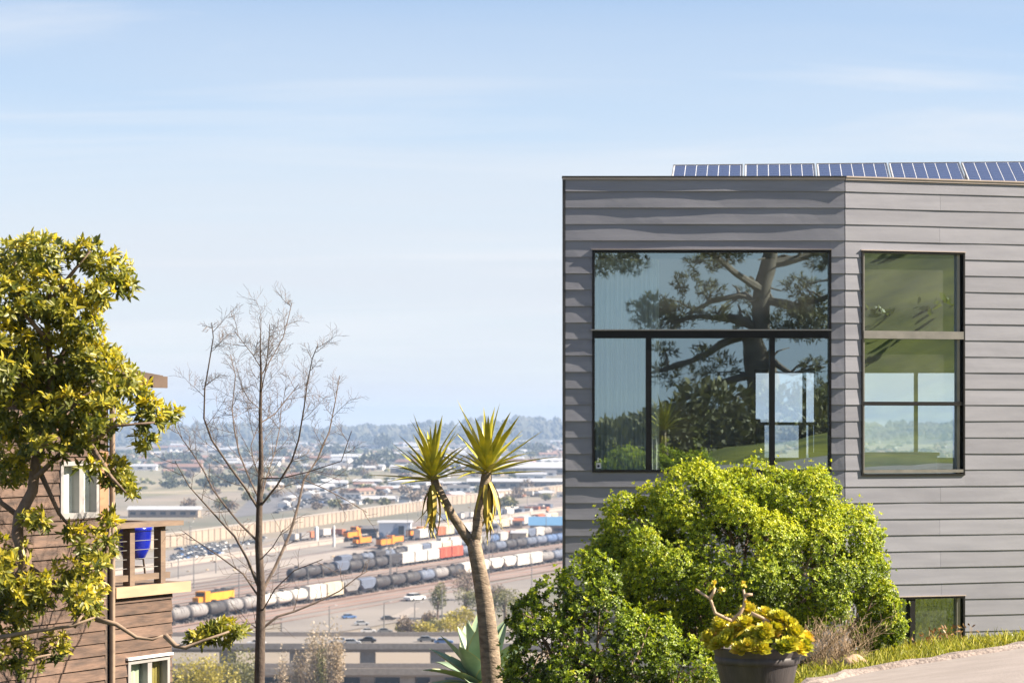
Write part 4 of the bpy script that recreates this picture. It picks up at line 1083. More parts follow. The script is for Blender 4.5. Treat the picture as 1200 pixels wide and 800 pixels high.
me = leaf_mesh('crown', *whorls(np.concatenate(C),np.concatenate(A),7,.22,.035,np.concatenate(T),(.2,1.5)))
link('crown', me, M['pine'], pt)
# dark shrubs added at the foot of the pine to hide the mirrored lawn
for i,(a,b,r) in enumerate(((775,520,46),(840,505,60),(905,515,62),(965,520,50),(725,530,40),(1010,525,44))):
    q_=PQ-6+rng.uniform(-2,2); c=MIR(a,b,q_); k_=q_/F; n_=900; v=ball(n_)*(rng.uniform(.3,1,n_)**.4)[:,None]
    g_=Vector((c.x,c.y,ground_z(c.x,c.y))); rt=empty('lawn_screen_shrub',tuple(g_)); tag(rt,f'dark shrub added under the pine to hide the mirrored lawn, {nth_(i)} by size','shrub','shrubs added under the mirrored pine')
    p=np.array(c)+v*r*k_; p[:,2]=np.maximum(p[:,2],g_.z+.1)
    link('crown',leaf_mesh('crown',p,unit(v+rng.normal(size=(n_,3))*.5),unit(rng.normal(size=(n_,3))),rng.uniform(.2,.4,n_),rng.uniform(.1,.2,n_),np.clip(.3+.2*v[:,2]+rng.normal(size=n_)*.12,0,1)),M['pine'],rt)
    MB().tube([g_,g_.lerp(c,.6),c],[.12,.08,.04],6).build('trunk',M['bark_dark'],rt)
qy = 70.0
b2 = MIR(795,560,qy); g2 = Vector((b2.x,b2.y,ground_z(b2.x,b2.y)))
yucca('yucca_tree', g2, ([g2, MIR(793,556,qy), MIR(790,548,qy)],[.16,.13,.12]),
  [([MIR(790,548,qy),MIR(778,525,qy),MIR(770,512,qy)],[.09,.08,.06]),([MIR(790,548,qy),MIR(786,525,qy),MIR(786,505,qy)],[.1,.08,.06])],
  [(MIR(786,502,qy),(0,0,1),1.15),(MIR(770,510,qy),(-.2,0,1),.8)], 'yellowish yucca mirrored in the middle light of the wide window', 0, nleaf=40, Lr=(.6,.9), seed=6)

# ------------------------------------------------------------------ valley floor: sheets
def sheet(name, pts, m, dz, kind='structure'):
    V_ = [G(a,b)+Vector((0,0,dz)) for a,b in pts]
    o = MB().add(V_,[tuple(range(len(V_)))]).build(name, m); tag(o, kind=kind); return o
M['yard'] = mat('yard_hardpan', (0.215,0.18,0.165), (0.145,0.125,0.12), scale=0.03, rough=0.95, detail=8)
M['ballast'] = mat('railway_ballast', (0.20,0.125,0.10), (0.26,0.185,0.16), scale=0.03, rough=0.95, detail=8)
M['asphalt'] = mat('worn_asphalt', (0.165,0.15,0.14), (0.21,0.19,0.175), scale=0.02, rough=0.95, detail=6)
M['paleroad'] = mat('pale_concrete_road', (0.30,0.265,0.235), (0.25,0.22,0.20), scale=0.02, rough=0.9)
M['field'] = mat('dry_green_field', (0.13,0.125,0.07), (0.26,0.22,0.16), scale=0.015, rough=0.95, detail=7)
M['blacktop'] = mat('dark_lot', (0.09,0.09,0.10), (0.13,0.125,0.13), scale=0.02, rough=0.9)
sheet('yard_ground', [(60,770),(1100,577),(1100,532),(760,566),(60,680)], M['yard'], .10)
sheet('field', [(100,585),(420,568),(520,552),(760,538),(1100,528),(1100,520),(760,528),(100,545)], M['field'], .06)
sheet('parking_lot', [(150,672),(262,652),(330,630),(150,650)], M['asphalt'], .2)
sheet('parking_lot', [(270,607),(455,583),(455,571),(300,578)], M['blacktop'], .2)
sheet('road', [(60,712),(760,592),(760,588),(60,700)], M['paleroad'], .22)
sheet('road', [(60,700),(760,583),(760,580),(60,690)], M['asphalt'], .24)
sheet('service_yard', [(390,742),(640,700),(640,672),(330,722),(330,742)], M['asphalt'], .2)
sheet('gravel_path', [(448,728),(470,728),(492,713),(482,712)], M['paleroad'], .30)
sheet('service_yard', [(150,757),(560,752),(560,744),(150,748)], M['paleroad'], .26)
# rail beds (tracks as thin rails lie on them)
TA = (G(200,734), G(655,658.5)); TB = (G(330,684.5), G(655,637.5))
def lerp2(T, s): return T[0] + (T[1]-T[0])*s
def track(T, off, w, s0=-.35, s1=2.3, dz=.34, rails=True, name='rail_track', lab=None):
    d = (T[1]-T[0]).normalized(); n_ = Vector((d.y,-d.x,0))
    a = lerp2(T,s0)+n_*off; b = lerp2(T,s1)+n_*off; u = Vector((0,0,dz))
    o = MB().add([a-n_*w+u, a+n_*w+u, b+n_*w+u, b-n_*w+u],[(0,1,2,3)]).build('railway_bed', M['ballast']); tag(o, kind='structure')
    if rails:
        mb = MB()
        for q in (-.75,.75):
            for aa,bb in ((a,b),):
                e = n_*.06; z0=u; z1=u+Vector((0,0,.18))
                mb.hexa([aa+n_*q-e+z0,aa+n_*q+e+z0,bb+n_*q+e+z0,bb+n_*q-e+z0,aa+n_*q-e+z1,aa+n_*q+e+z1,bb+n_*q+e+z1,bb+n_*q-e+z1])
        o = mb.build(name, M['alu']); tag(o, kind='structure')
track(TA,0,4.0); track(TA,9,3.4); track(TA,15.5,3.0); track(TA,-10,3.0); track(TB,0,4.5); track(TB,8,3.0); track(TB,-9,3.5); track(TA,-16,2.5)
for of_ in (-24,-31,-37,-45,-52,24): track(TA,of_,1.9,dz=.30)
for of_ in (-17,-24,-33,-41): track(TB,of_,1.9,dz=.30)

# ------------------------------------------------------------------ rolling stock
def rmat(n, c, r=.6): return mat(n, c, tuple(x*.8 for x in c), scale=.6, rough=r, objvar=.12)
RM = {'black': rmat('tank_black',(0.045,0.042,0.045)), 'grey': rmat('tank_grey',(0.20,0.19,0.19)), 'white': rmat('car_white',(0.50,0.48,0.45)), 'cream': rmat('car_cream',(0.48,0.42,0.32)),
      'red': rmat('car_red',(0.40,0.085,0.05)), 'blue': rmat('car_blue',(0.07,0.12,0.24)), 'orange': rmat('loco_orange',(0.62,0.20,0.015)), 'yellow': rmat('loco_yellow',(0.60,0.25,0.015)), 'dark': rmat('bogie_black',(0.03,0.028,0.028)), 'slate': rmat('car_slate',(0.10,0.12,0.17)), 'rust': rmat('car_rust',(0.38,0.13,0.06))}
def bogie(root, x):
    mb = MB(); mb.box((x-1.1,-1.0,.45),(x+1.1,1.0,.85))
    for wx in (x-.85,x+.85):
        for y in (-.95,.75): mb.tube([(wx,y,.46),(wx,y+.2,.46)],.45,10)
    mb.build('bogie', RM['dark'], root)
def tank_car(m, L=14.0):
    r = empty('tank_car'); b = L/2-.7; R_ = 1.62; zc = 2.75
    prof = [(-b,.35),(-b+.15,.85),(-b+.5,1.35),(-b+1.0,R_),(b-1.0,R_),(b-.5,1.35),(b-.15,.85),(b,.35)]
    mb = MB(); mb.tube([(x,0,zc) for x,_ in prof],[q for _,q in prof],16); t=mb.build('tank', m, r, True)
    MB().lathe((0,0,zc+R_-.1),[(.75,0),(.75,.45),(.5,.55),(0,.58)],12).build('dome', RM['dark'], t)
    mb = MB(); mb.box((-b-.4,-1.3,.9),(-b+1.2,1.3,1.25)); mb.box((b-1.2,-1.3,.9),(b+.4,1.3,1.25)); mb.box((-b,-.25,.95),(b,.25,1.2)); mb.build('underframe', RM['dark'], r)
    mb = MB()
    for x in (-b+1.6,-.9,.9,b-1.6): mb.tube([(x,R_*1.015*math.cos(a),zc+R_*1.015*math.sin(a)) for a in np.linspace(0,math.pi,9)],.06,4)
    mb.build('strap', RM['dark'], r)['kind'] = 'stuff'
    bogie(r,-b+1.2); bogie(r,b-1.2); return r
def box_car(m, L=15.0):
    r = empty('box_car'); b = L/2-.5
    MB().box((-b,-1.5,1.15),(b,1.5,4.6)).add([(-b,-1.55,4.6),(b,-1.55,4.6),(b,0,4.85),(-b,0,4.85),(b,1.55,4.6),(-b,1.55,4.6)],[(0,1,2,3),(3,2,4,5),(0,3,5),(1,4,2)]).build('body', m, r)
    for s in (-1,1): MB().box((-1.5,s*1.56-.05,1.3),(1.5,s*1.56+.05,4.4)).build('door', m, r)
    mb = MB()
    for x in np.arange(-b+.5,b,1.25):
        for s in (-1,1): mb.box((x-.06,s*1.53-.05,1.2),(x+.06,s*1.53+.05,4.55))
    mb.build('rib', m, r)['kind'] = 'stuff'
    MB().box((-b-.3,-.4,.95),(b+.3,.4,1.15)).build('underframe', RM['dark'], r); bogie(r,-b+1.6); bogie(r,b-1.6); return r
def hopper_car(m, L=15.0):
    r = empty('hopper_car'); b = L/2-.6
    V_ = []
    for x,zb in ((-b,2.6),(-b*.62,1.2),(b*.62,1.2),(b,2.6)):
        for y,z in ((-1.5,4.2),(-1.5,zb+.5),(-.7,zb),(.7,zb),(1.5,zb+.5),(1.5,4.2),(.8,4.55),(-.8,4.55)): V_.append((x,y,z))
    F_ = [(i*8+k,i*8+(k+1)%8,(i+1)*8+(k+1)%8,(i+1)*8+k) for i in range(3) for k in range(8)]+[tuple(range(7,-1,-1)),tuple(24+k for k in range(8))]
    MB().add(V_,F_).build('body', m, r)
    mb = MB(); mb.box((-b*.9,-.35,4.55),(b*.9,.35,4.72)); mb.build('hatch', m, r)
    mb = MB()
    for x in np.arange(-b+.8,b,1.6):
        for s in (-1,1): mb.box((x-.06,s*1.52-.04,1.9 if abs(x) < b*.7 else 3.0),(x+.06,s*1.52+.04,4.2))
    mb.build('rib', m, r)['kind'] = 'stuff'
    MB().box((-b-.3,-.9,.95),(b+.3,.9,1.12)).build('underframe', RM['dark'], r); bogie(r,-b+.9); bogie(r,b-.9); return r
def locomotive(m, top, L=22.0):
    r = empty('locomotive'); b = L/2
    MB().box((-b,-1.5,1.2),(b,1.5,1.75)).build('frame', RM['dark'], r)
    MB().box((-b+.8,-1.1,1.75),(b*.42,1.1,3.9)).build('hood', m, r)
    MB().box((-b+.8,-1.15,3.9),(b*.42,1.15,4.35)).build('hood_top', top, r)
    c=MB().box((b*.42,-1.5,1.75),(b*.68,1.5,4.55)).build('cab', m, r)
    MB().box((b*.68-.02,-1.2,3.3),(b*.68+.03,1.2,4.2)).build('windscreen', RM['dark'], c)
    MB().box((b*.68,-.9,1.75),(b-.8,.9,3.1)).build('nose', m, r)
    MB().box((-2.6,-1.35,.55),(2.6,1.35,1.2)).build('fuel_tank', RM['dark'], r)
    for i,x in enumerate((-b*.55,-b*.2)): MB().tube([(x,0,4.34),(x,0,4.62)],.8,10).build('fan', RM['dark'], r)
    bogie(r,-b+3.2); bogie(r,b-3.2); return r
PROTO = {}
def stock(kind, colour, L):
    key = (kind,colour)
    if key not in PROTO:
        PROTO[key] = [{'tank':tank_car,'box':box_car,'hopper':hopper_car}[kind](RM[colour]), False, None]
    p = PROTO[key]
    if not p[1]: p[1] = True; return p[0]
    return dup(p[0])
NUM = ['first','second','third','fourth','fifth','sixth','seventh','eighth','ninth','tenth','eleventh','twelfth']
def nth(i):
    if i < 12: return NUM[i]
    k = i+1; return f"{k}{'st' if k%10==1 else 'nd' if k%10==2 else 'rd' if k%10==3 else 'th'}"
def train(T, seq, off, z, name, group, s_start=0.0):
    d = (T[1]-T[0]).normalized(); n_ = Vector((d.y,-d.x,0)); rz = math.atan2(d.y,d.x); tot=(T[1]-T[0]).length
    pos = s_start*tot
    for i,(kind,colour,L) in enumerate(seq):
        o = stock(kind,colour,L); base = {'tank':14.0,'box':15.0,'hopper':15.0}[kind]
        c = T[0] + d*(pos+L/2) + n_*off
        o.location = (c.x,c.y,PLAIN+z); o.rotation_euler=(0,0,rz); s_=(L-0.3)/base; o.scale=(s_,1.22,1.22)
        word = {'tank':'tank car','box':'boxcar','hopper':'hopper car'}[kind]
        cw = {'black':'black','grey':'grey','white':'white','cream':'cream','red':'red','blue':'dark blue','slate':'slate blue','rust':'rust red'}[colour]
        tag(o, f'{cw} {word}, {nth(i)} from the left in the {name}', 'rail car', group)
        pos += L
T12=12.6
seqA = [('tank','grey',T12),('tank','grey',T12),('tank','black',T12),('tank','grey',T12),('tank','grey',T12),('tank','white',T12),('tank','white',T12),('tank','white',T12),('box','white',15),('box','cream',15),
        ('hopper','grey',15),('hopper','slate',15),('tank','black',15),('tank','black',15),('tank','black',15),('tank','slate',15),('tank','grey',15),('tank','black',15),('hopper','white',16),('hopper','white',16),('hopper','white',16),('hopper','white',16),('box','white',17),('box','white',17),('tank','grey',17),('tank','slate',17),('tank','white',17),('box','cream',19),('hopper','slate',18),('hopper','black',18)]
train(TA, seqA, 0, .36, 'lower freight train', 'cars of the lower freight train', -.005)
seqB = [('tank','black',14),('tank','black',14),('tank','black',14),('hopper','slate',14),('tank','black',14),('tank','black',14),('tank','black',14),('hopper','black',14),('box','white',15),('box','white',15),('box','white',15),('box','red',15),('box','red',15)]+[('tank','black' if i%3 else 'slate',15) for i in range(7)]+[('tank','slate',16),('tank','blue',16),('tank','blue',16),('hopper','slate',16),('box','rust',16),('tank','blue',16),('box','white',18),('box','rust',18),('box','slate',18)]
train(TB, seqB, 0, .36, 'upper freight train', 'cars of the upper freight train', 0.02)
TC = (G(395,668), G(655,627))
seqC = [('hopper','slate',14),('tank','black',14),('tank','slate',14),('hopper','black',14),('tank','slate',14),('tank','black',14),('box','white',22),('hopper','slate',12),('box','white',16),('hopper','cream',15),('box','white',15),('tank','slate',15),('box','cream',18),('hopper','grey',15),('tank','blue',15),('box','white',15),('box','rust',15),('box','cream',20),('hopper','slate',15),('box','white',16),('tank','grey',16)]
train(TC, seqC, 0, .36, 'row behind the upper freight train', 'cars standing behind the upper freight train', .0)
track(TC,0,4.0)
TD_ = (G(488,634), G(655,611))
seqD = [('box','white',15),('hopper','slate',14),('box','rust',14),('box','cream',15),('tank','slate',14),('box','white',16),('box','white',15),('hopper','grey',14),('tank','black',14),('tank','black',14),('box','cream',16),('hopper','white',14),('box','slate',15),('box','white',16),('tank','grey',14),('box','rust',15),('box','white',15),('hopper','cream',15)]
train(TD_, seqD, 0, .36, 'farthest row by the blue roof', 'cars in the farthest row')
track(TD_,0,3.0)
d_ = (TA[1]-TA[0]).normalized(); rzA = math.atan2(d_.y,d_.x)
lo = locomotive(RM['yellow'], RM['dark']); c = G(250,711.5); lo.location=(c.x,c.y,PLAIN+.36); lo.rotation_euler=(0,0,rzA+math.pi); lo.scale=(1.3,1.22,1.22)
tag(lo,'yellow orange locomotive standing alone left of the bare tree trunk','locomotive')
track((G(222,716.5),G(278,706.5)),0,3.0,-2,3)
lo2 = locomotive(RM['orange'], RM['dark'])
first = True
for i,(a,b,fl) in enumerate(((413,634,0),(424,641,1),(452,643,0),(462,640,1),(486,632,0),(497,629,1),(420,629,1))):
    o = lo2 if first else dup(lo2); first=False
    c = G(a,b); o.location=(c.x,c.y,PLAIN+.3); o.rotation_euler=(0,0,rzA+(math.pi if fl else 0)); o.scale=(.9,1.2,1.2)
    tag(o, ['orange locomotive at the far left of the engine cluster','orange locomotive in front of the first one at the left of the cluster','orange locomotive in the middle of the engine cluster','orange locomotive just right of the middle of the cluster','orange locomotive left of the yucca heads, behind the white boxcar','orange locomotive nearest the yucca stems in the cluster','orange locomotive farthest back at the left of the cluster'][i],'locomotive','orange locomotives in the yard')

# ------------------------------------------------------------------ vehicles
def car_mesh(col, name):
    mb = MB(); L=4.5; w=.9
    pr = [(-2.2,.45),(-2.25,.8),(-1.6,.95),(1.0,.95),(2.0,.85),(2.25,.6),(2.2,.35)]
    V_ = [(x,-w,z) for x,z in pr]+[(-2.2,-w,.3),(2.2,-w,.3)]
    prof = [(-2.2,.3)]+pr[:1]+pr[1:]+[]
    poly = [(-2.2,.3),(-2.28,.75),(-1.7,.95),(1.05,.95),(2.05,.82),(2.28,.55),(2.2,.3)]
    n_=len(poly); VV=[(x,-w,z) for x,z in poly]+[(x,w,z) for x,z in poly]
    mb.add(VV,[tuple(range(n_)),tuple(range(2*n_-1,n_-1,-1))]+[(i,n_+i,n_+(i+1)%n_,(i+1)%n_) for i in range(n_)],0)
    cab = [(-1.7,.95),(-1.2,1.42),(.35,1.45),(1.05,.95)]
    VV=[(x,-w*.92,z) for x,z in cab]+[(x,w*.92,z) for x,z in cab]
    mb.add(VV,[(0,1,2,3),(7,6,5,4),(0,4,5,1),(2,6,7,3)],1); mb.add(VV,[(1,5,6,2)],0)
    for x in (-1.35,1.4):
        for s in (-1,1): mb.tube([(x,s*.93,.32),(x,s*.72,.32)],.32,8,2)
    me = mb.mesh(name); me.materials.append(col); me.materials.append(M['carglass']); me.materials.append(RM['dark']); return me
M['carglass'] = mat('car_glass',(0.02,0.025,0.03),rough=.15)
CC = {'white':(0.7,0.7,0.7),'silver':(0.42,0.43,0.45),'blue':(0.08,0.16,0.35),'black':(0.03,0.03,0.035),'red':(0.4,0.04,0.03),'grey':(0.18,0.19,0.2)}
CM = {k:car_mesh(mat('car_paint_'+k,v,rough=.3),'parked_car') for k,v in CC.items()}
def park(px,py,colour,rz,label,group,name='parked_car',z=.2,sc=1.0,zb=PLAIN):
    c = G(px,py,zb) ; o = bpy.data.objects.new(name, CM[colour]); COL.objects.link(o); o.location=(c.x,c.y,zb+z); o.rotation_euler=(0,0,rz); o.scale=(sc,)*3
    tag(o,label,'car',group)
rs = random.Random(12)
def lot(a,b,rows,n,dy,where,group,cols,slope):
    for r in range(rows):
        for i in range(n):
            if rs.random()<.25: continue
            px = a[0]+(b[0]-a[0])*(i+.37*r)/n + rs.uniform(-2,2); py = a[1]+(b[1]-a[1])*i/n + dy*r + rs.uniform(-.8,.8)
            col = rs.choice(cols)
            park(px,py,col,rzA+1.4+rs.uniform(-.05,.05),f'{col} car, {nth(i)} from left in row {r+1} of {where}',group)
lot((202,658),(262,648),5,12,-3.2,'the lot beside the brown house deck','cars in the lot beside the deck',['white','white','silver','white','blue'],0)
lot((262,645),(310,633),2,10,-2.6,'the lot left of the bare trunk','cars in the lot left of the bare trunk',['white','silver','grey'],0)
lot((325,601),(460,583),7,20,-2.6,'the big dark lot','cars in the big dark lot',['white','silver','black','blue','black','grey','black'],0)
lot((570,606),(640,598),2,12,-3,'the line behind the blue roofed shed','cars behind the blue roofed shed',['black','grey','white'],0)
lot((470,584),(655,567),3,24,-2.0,'the strip behind the tan wall end','cars behind the tan wall end',['white','silver','black','grey','white','blue'],0)
park(455,727,'black',.4,'black car on the pale path left of the round shrubs','cars in the service yard')
park(424,733,'silver',.2,'silver car in the service yard, second from the left','cars in the service yard')
park(432,742,'white',.1,'white car in the service yard nearest the viaduct','cars in the service yard')
park(451,742,'grey',.1,'grey car beside the white one near the viaduct','cars in the service yard')
park(409,725,'blue',.5,'blue car in the service yard farthest left','cars in the service yard')
park(486,704,'white',.9,'long white vehicle by the tracks left of the yucca trunk','cars in the service yard',sc=1.8)

def trailer(m):
    r=empty('truck_trailer'); MB().box((-6,-1.25,1.1),(6,1.25,4.0)).build('body',m,r); MB().box((-5.8,-.6,.75),(5.8,.6,1.08)).build('chassis',RM['dark'],r)
    for x_ in (-4.6,-3.4,4.4):
        for y_ in (-1.2,.9): MB().tube([(x_,y_,.5),(x_,y_+.3,.5)],.5,8).build('wheel',RM['dark'],r)
    return r
TP={k:[trailer(RM[k]),0] for k in ('white','cream','slate','rust','grey')}
rs=random.Random(41); cnt=0
for (x0,y0,x1,y1,n_) in ((505,612,655,598,15),(545,606,650,596,9),(330,637,405,626,6),(500,590,560,583,7),(575,586,655,578,9),(520,640,560,634,4)):
    for i in range(n_):
        if rs.random()<.2: continue
        k=rs.choice(['white','white','cream','slate','rust','grey','white']); t=TP[k]; o=t[0] if t[1]==0 else dup(t[0]); t[1]+=1
        f=(i+rs.uniform(-.2,.2))/n_; c=G(x0+(x1-x0)*f,y0+(y1-y0)*f+rs.uniform(-.6,.6)); o.location=(c.x,c.y,PLAIN+.25); o.rotation_euler=(0,0,rzA+rs.choice([0,0,math.pi/2,1.2])); o.scale=(rs.uniform(.7,1.1),1.1,rs.uniform(.9,1.15)); cnt+=1
        tag(o,f"{dict(white='white',cream='cream',slate='slate blue',rust='rust red',grey='grey')[k]} trailer, {nth(i)} from the left in the row {'below the tan wall end' if y0>=605 and x0>=500 and y0<615 else 'behind the tan wall' if y0<600 else 'in the middle of the yard' if x0<400 else 'behind the yucca trunk'}",'trailer','trailers parked in the yard')

# ------------------------------------------------------------------ retaining wall, sheds, warehouses
M['tan'] = mat('tan_concrete_wall',(0.29,0.235,0.185),(0.235,0.19,0.15),scale=.08,rough=.9)
M['paleroof'] = mat('pale_roof',(0.36,0.37,0.40),(0.30,0.31,0.34),scale=.03,rough=.8)
M['mural'] = mat('pale_painted_wall',(0.55,0.60,0.68),(0.12,0.18,0.30),scale=.11,rough=.8,lo=.52,hi=.60)
M['blueroof'] = mat('blue_metal_roof',(0.10,0.22,0.38),rough=.5)
M['glassdark'] = mat('dark_window',(0.04,0.045,0.055),rough=.2)
def long_wall(name,label,p0,p1,h,ribs,m,cat='wall',zb=PLAIN):
    root = empty(name, tuple(p0)); tag(root,label,cat)
    d=(p1-p0); L=d.length; d.normalize(); n_=Vector((d.y,-d.x,0))
    mb=MB(); mb.hexa([p0,p0+d*L,p0+d*L-n_*.6,p0-n_*.6]+[q+Vector((0,0,h)) for q in (p0,p0+d*L,p0+d*L-n_*.6,p0-n_*.6)]); mb.build('wall',m,root)
    mb=MB()
    for i in range(ribs):
        q=p0+d*(L*(i+.5)/ribs); mb.hexa([q+n_*.35-d*.5,q+n_*.35+d*.5,q+n_*.002+d*.5,q+n_*.002-d*.5]+[v+Vector((0,0,h+.3)) for v in (q+n_*.35-d*.5,q+n_*.35+d*.5,q+n_*.002+d*.5,q+n_*.002-d*.5)])
    o=mb.build('rib',m,root); o['kind']='stuff'
    mb=MB(); mb.hexa([v+Vector((0,0,h+.31)) for v in (p0+n_*.4,p0+d*L+n_*.4,p0+d*L-n_*.8,p0-n_*.8)]+[v+Vector((0,0,h+.9)) for v in (p0+n_*.4,p0+d*L+n_*.4,p0+d*L-n_*.8,p0-n_*.8)]); mb.build('coping',M['paleroad'],root)
long_wall('retaining_wall','long tan ribbed retaining wall running across the yard behind the locomotives',G(120,652),G(520,594),6.0,70,M['tan'])
long_wall('retaining_wall','far end of the tan wall behind the yucca heads',G(522,592),G(720,570),6.0,46,M['tan'])
long_wall('barrier_wall','low pale barrier along the road below the retaining wall',G(120,676),G(720,589),1.8,20,M['paleroad'])
def shed(name,label,px0,px1,py,h,depth,wm,rm,gable=0.0,wins=0,cat='building',rz=None,door=False):
    a=G(px0,py); b=G(px1,py); root=empty(name,tuple((a+b)/2)); tag(root,label,cat,None)
    x0,x1,y=a.x,b.x,a.y; z0=PLAIN
    MB().box((x0,y,z0),(x1,y+depth,z0+h)).build('wall',wm,root)
    e=1.0
    MB().add([(x0-e,y-e,z0+h+.02),(x1+e,y-e,z0+h+.02),(x1+e,y+depth+e,z0+h+.02),(x0-e,y+depth+e,z0+h+.02),(x0-e,y+depth/2,z0+h+gable+.6),(x1+e,y+depth/2,z0+h+gable+.6)],[(3,2,1,0),(0,1,5,4),(2,3,4,5),(0,4,3),(1,2,5)]).build('roof',rm,root)
    for i in range(wins):
        w=(x1-x0)/wins; cx_=x0+w*(i+.5); MB().box((cx_-w*.28,y-.12,z0+h*.35),(cx_+w*.28,y-.02,z0+h*.72)).build('window',M['glassdark'],root)
    if door: MB().box((x0+(x1-x0)*.62,y-.15,z0),(x0+(x1-x0)*.8,y-.02,z0+h*.8)).build('door',M['glassdark'],root)
    return root
shed('warehouse','long warehouse with pale roof right of the yucca heads',585,700,556,8,60,M['tan'],M['paleroof'],6,9)
shed('warehouse','long low tan building below the pale roofed warehouse',548,690,573,7,40,M['tan'],M['paleroof'],2,12)
shed('warehouse','white office block below the long warehouse, with dark window',605,640,566,9,20,M['white'],M['paleroof'],1,2)
shed('shed','pale building with dark painted shapes on its wall beside the locomotives',444,481,631,8.5,14,M['mural'],M['paleroof'],.5,0,door=True)
shed('shed','low grey roofed shed just left of the painted building',417,443,629,4.5,10,M['glassdark'],M['blacktop'],1,0)
shed('shed','tan shed under a long blue roof near the grey house corner',621,690,626,5,12,M['tan'],M['blueroof'],4,3)
shed('shed','small tan building below the wall right of the yucca stems',588,612,619,4.5,9,M['tan'],M['rust'] if 'rust' in M else RM['rust'],1,2)
shed('shed','small white workshop behind the dark tank cars, right of the yucca',562,586,622,4.5,9,M['white'],M['paleroof'],1,2)
shed('shed','square cream shed among the wagons right of the yucca trunk',600,617,637,5.5,8,RM['cream'],M['paleroof'],.5,0)
shed('warehouse','low tan depot behind the parked cars at the far left',150,232,606,5,16,M['tan'],M['paleroof'],1.5,7)
shed('warehouse','low pale depot left of the yucca heads below the far trees',455,500,572,6,24,M['white'],M['paleroof'],1.5,4)
for i,(a,b,h) in enumerate(((371,633,6.6),(391.5,641,10.0))):
    c=G(a,b); k_=c.y/F
    r=empty('storage_silo',tuple(c)); tag(r,['short wide white silo left of the locomotive cluster','tall thin white silo between the short silo and the locomotives'][i],'silo')
    rad=(2.0,1.1)[i]*k_; MB().lathe(c,[(rad,0),(rad,h),(rad*.6,h+.6),(0,h+.8)],14).build('shell',M['white'],r,True)
    MB().box((c.x-rad-.25,c.y-.2,PLAIN),(c.x-rad,c.y+.2,PLAIN+h)).build('ladder',M['alu'],r)

# ------------------------------------------------------------------ two level viaduct at the foot of the hill
def viaduct(name,label,d0,d1,z,px0,px1,npil,par_,thick,dips=None):
    x0=(px0-600)/F*d0; x1=(px1-600)/F*d0
    root=empty(name,((x0+x1)/2,d0,PLAIN)); tag(root,label,'viaduct')
    MB().box((x0,d0,z-thick),(x1,d1,z)).build('deck',M['tan'],root)
    MB().box((x0,d0+.6,z+.02),(x1,d1-.6,z+.05)).build('roadway',M['asphalt'],root)
    for y_ in (d0-.3,d1): MB().box((x0,y_,z-.3),(x1,y_+.29,z+par_)).build('parapet',M['concrete'],root)
    mb_x=np.linspace(x0,x1,npil)
    for x_ in mb_x:
        MB().box((x_-1.7,d0+1.0,PLAIN),(x_+1.7,d1-1.0 if d1-d0<15 else d0+6,z-thick)).build('pier',M['concrete'],root)
    return root
viaduct('viaduct','wide upper deck of the concrete road viaduct at the bottom left',596,628,-52.4,100,760,9,1.1,1.0)
viaduct('viaduct','lower ramp of the concrete road viaduct with pale parapets',578,590,-56.6,100,760,8,1.2,.8)
for i,(px,col,dd) in enumerate(((300,'white',602),(412,'silver',604),(430,'black',610),(500,'grey',612),(396,'white',608),(520,'blue',606))):
    o=bpy.data.objects.new('car',CM[col]); COL.objects.link(o); o.location=((px-600)/F*dd,dd,-52.35); o.rotation_euler=(0,0,0 if i%2 else math.pi)
    tag(o,f'{col} car driving on the upper viaduct deck, {nth([300,396,412,430,500,520].index(px))} from the left','car','cars on the viaduct')
# lamp posts
pole=None
for i,(a,b,h) in enumerate(((486,752,11),(518,748,14),(253,672,11),(209,678,11),(227,690,13),(386,742,8),(450,742,9),(361,700,10),(598,640,13),(640,628,12),(465,690,11),(560,618,12),(618,592,12),(280,700,11))):
    c=G(a,b)
    if pole is None:
        pole=empty('lamp_post'); MB().tube([(0,0,0),(0,0,h)],[.22,.13],7).build('post',M['alu'],pole); MB().tube([(0,0,h-.1),(.9,0,h+.25),(1.8,0,h+.3)],.08,5).build('arm',M['alu'],pole); MB().box((1.6,-.18,h+.2),(2.4,.18,h+.38)).build('lamp_head',M['white'],pole); o=pole; h0_=h
    else: o=dup(pole)
    o.location=c; o.scale=(1,1,h/h0_)
    tag(o,f'thin grey lamp post in the valley, {nth(sorted([486,518,253,209,227,386,450,361,598,640,465,560,618,280]).index(a))} from the left','lamp post','lamp posts in the valley')

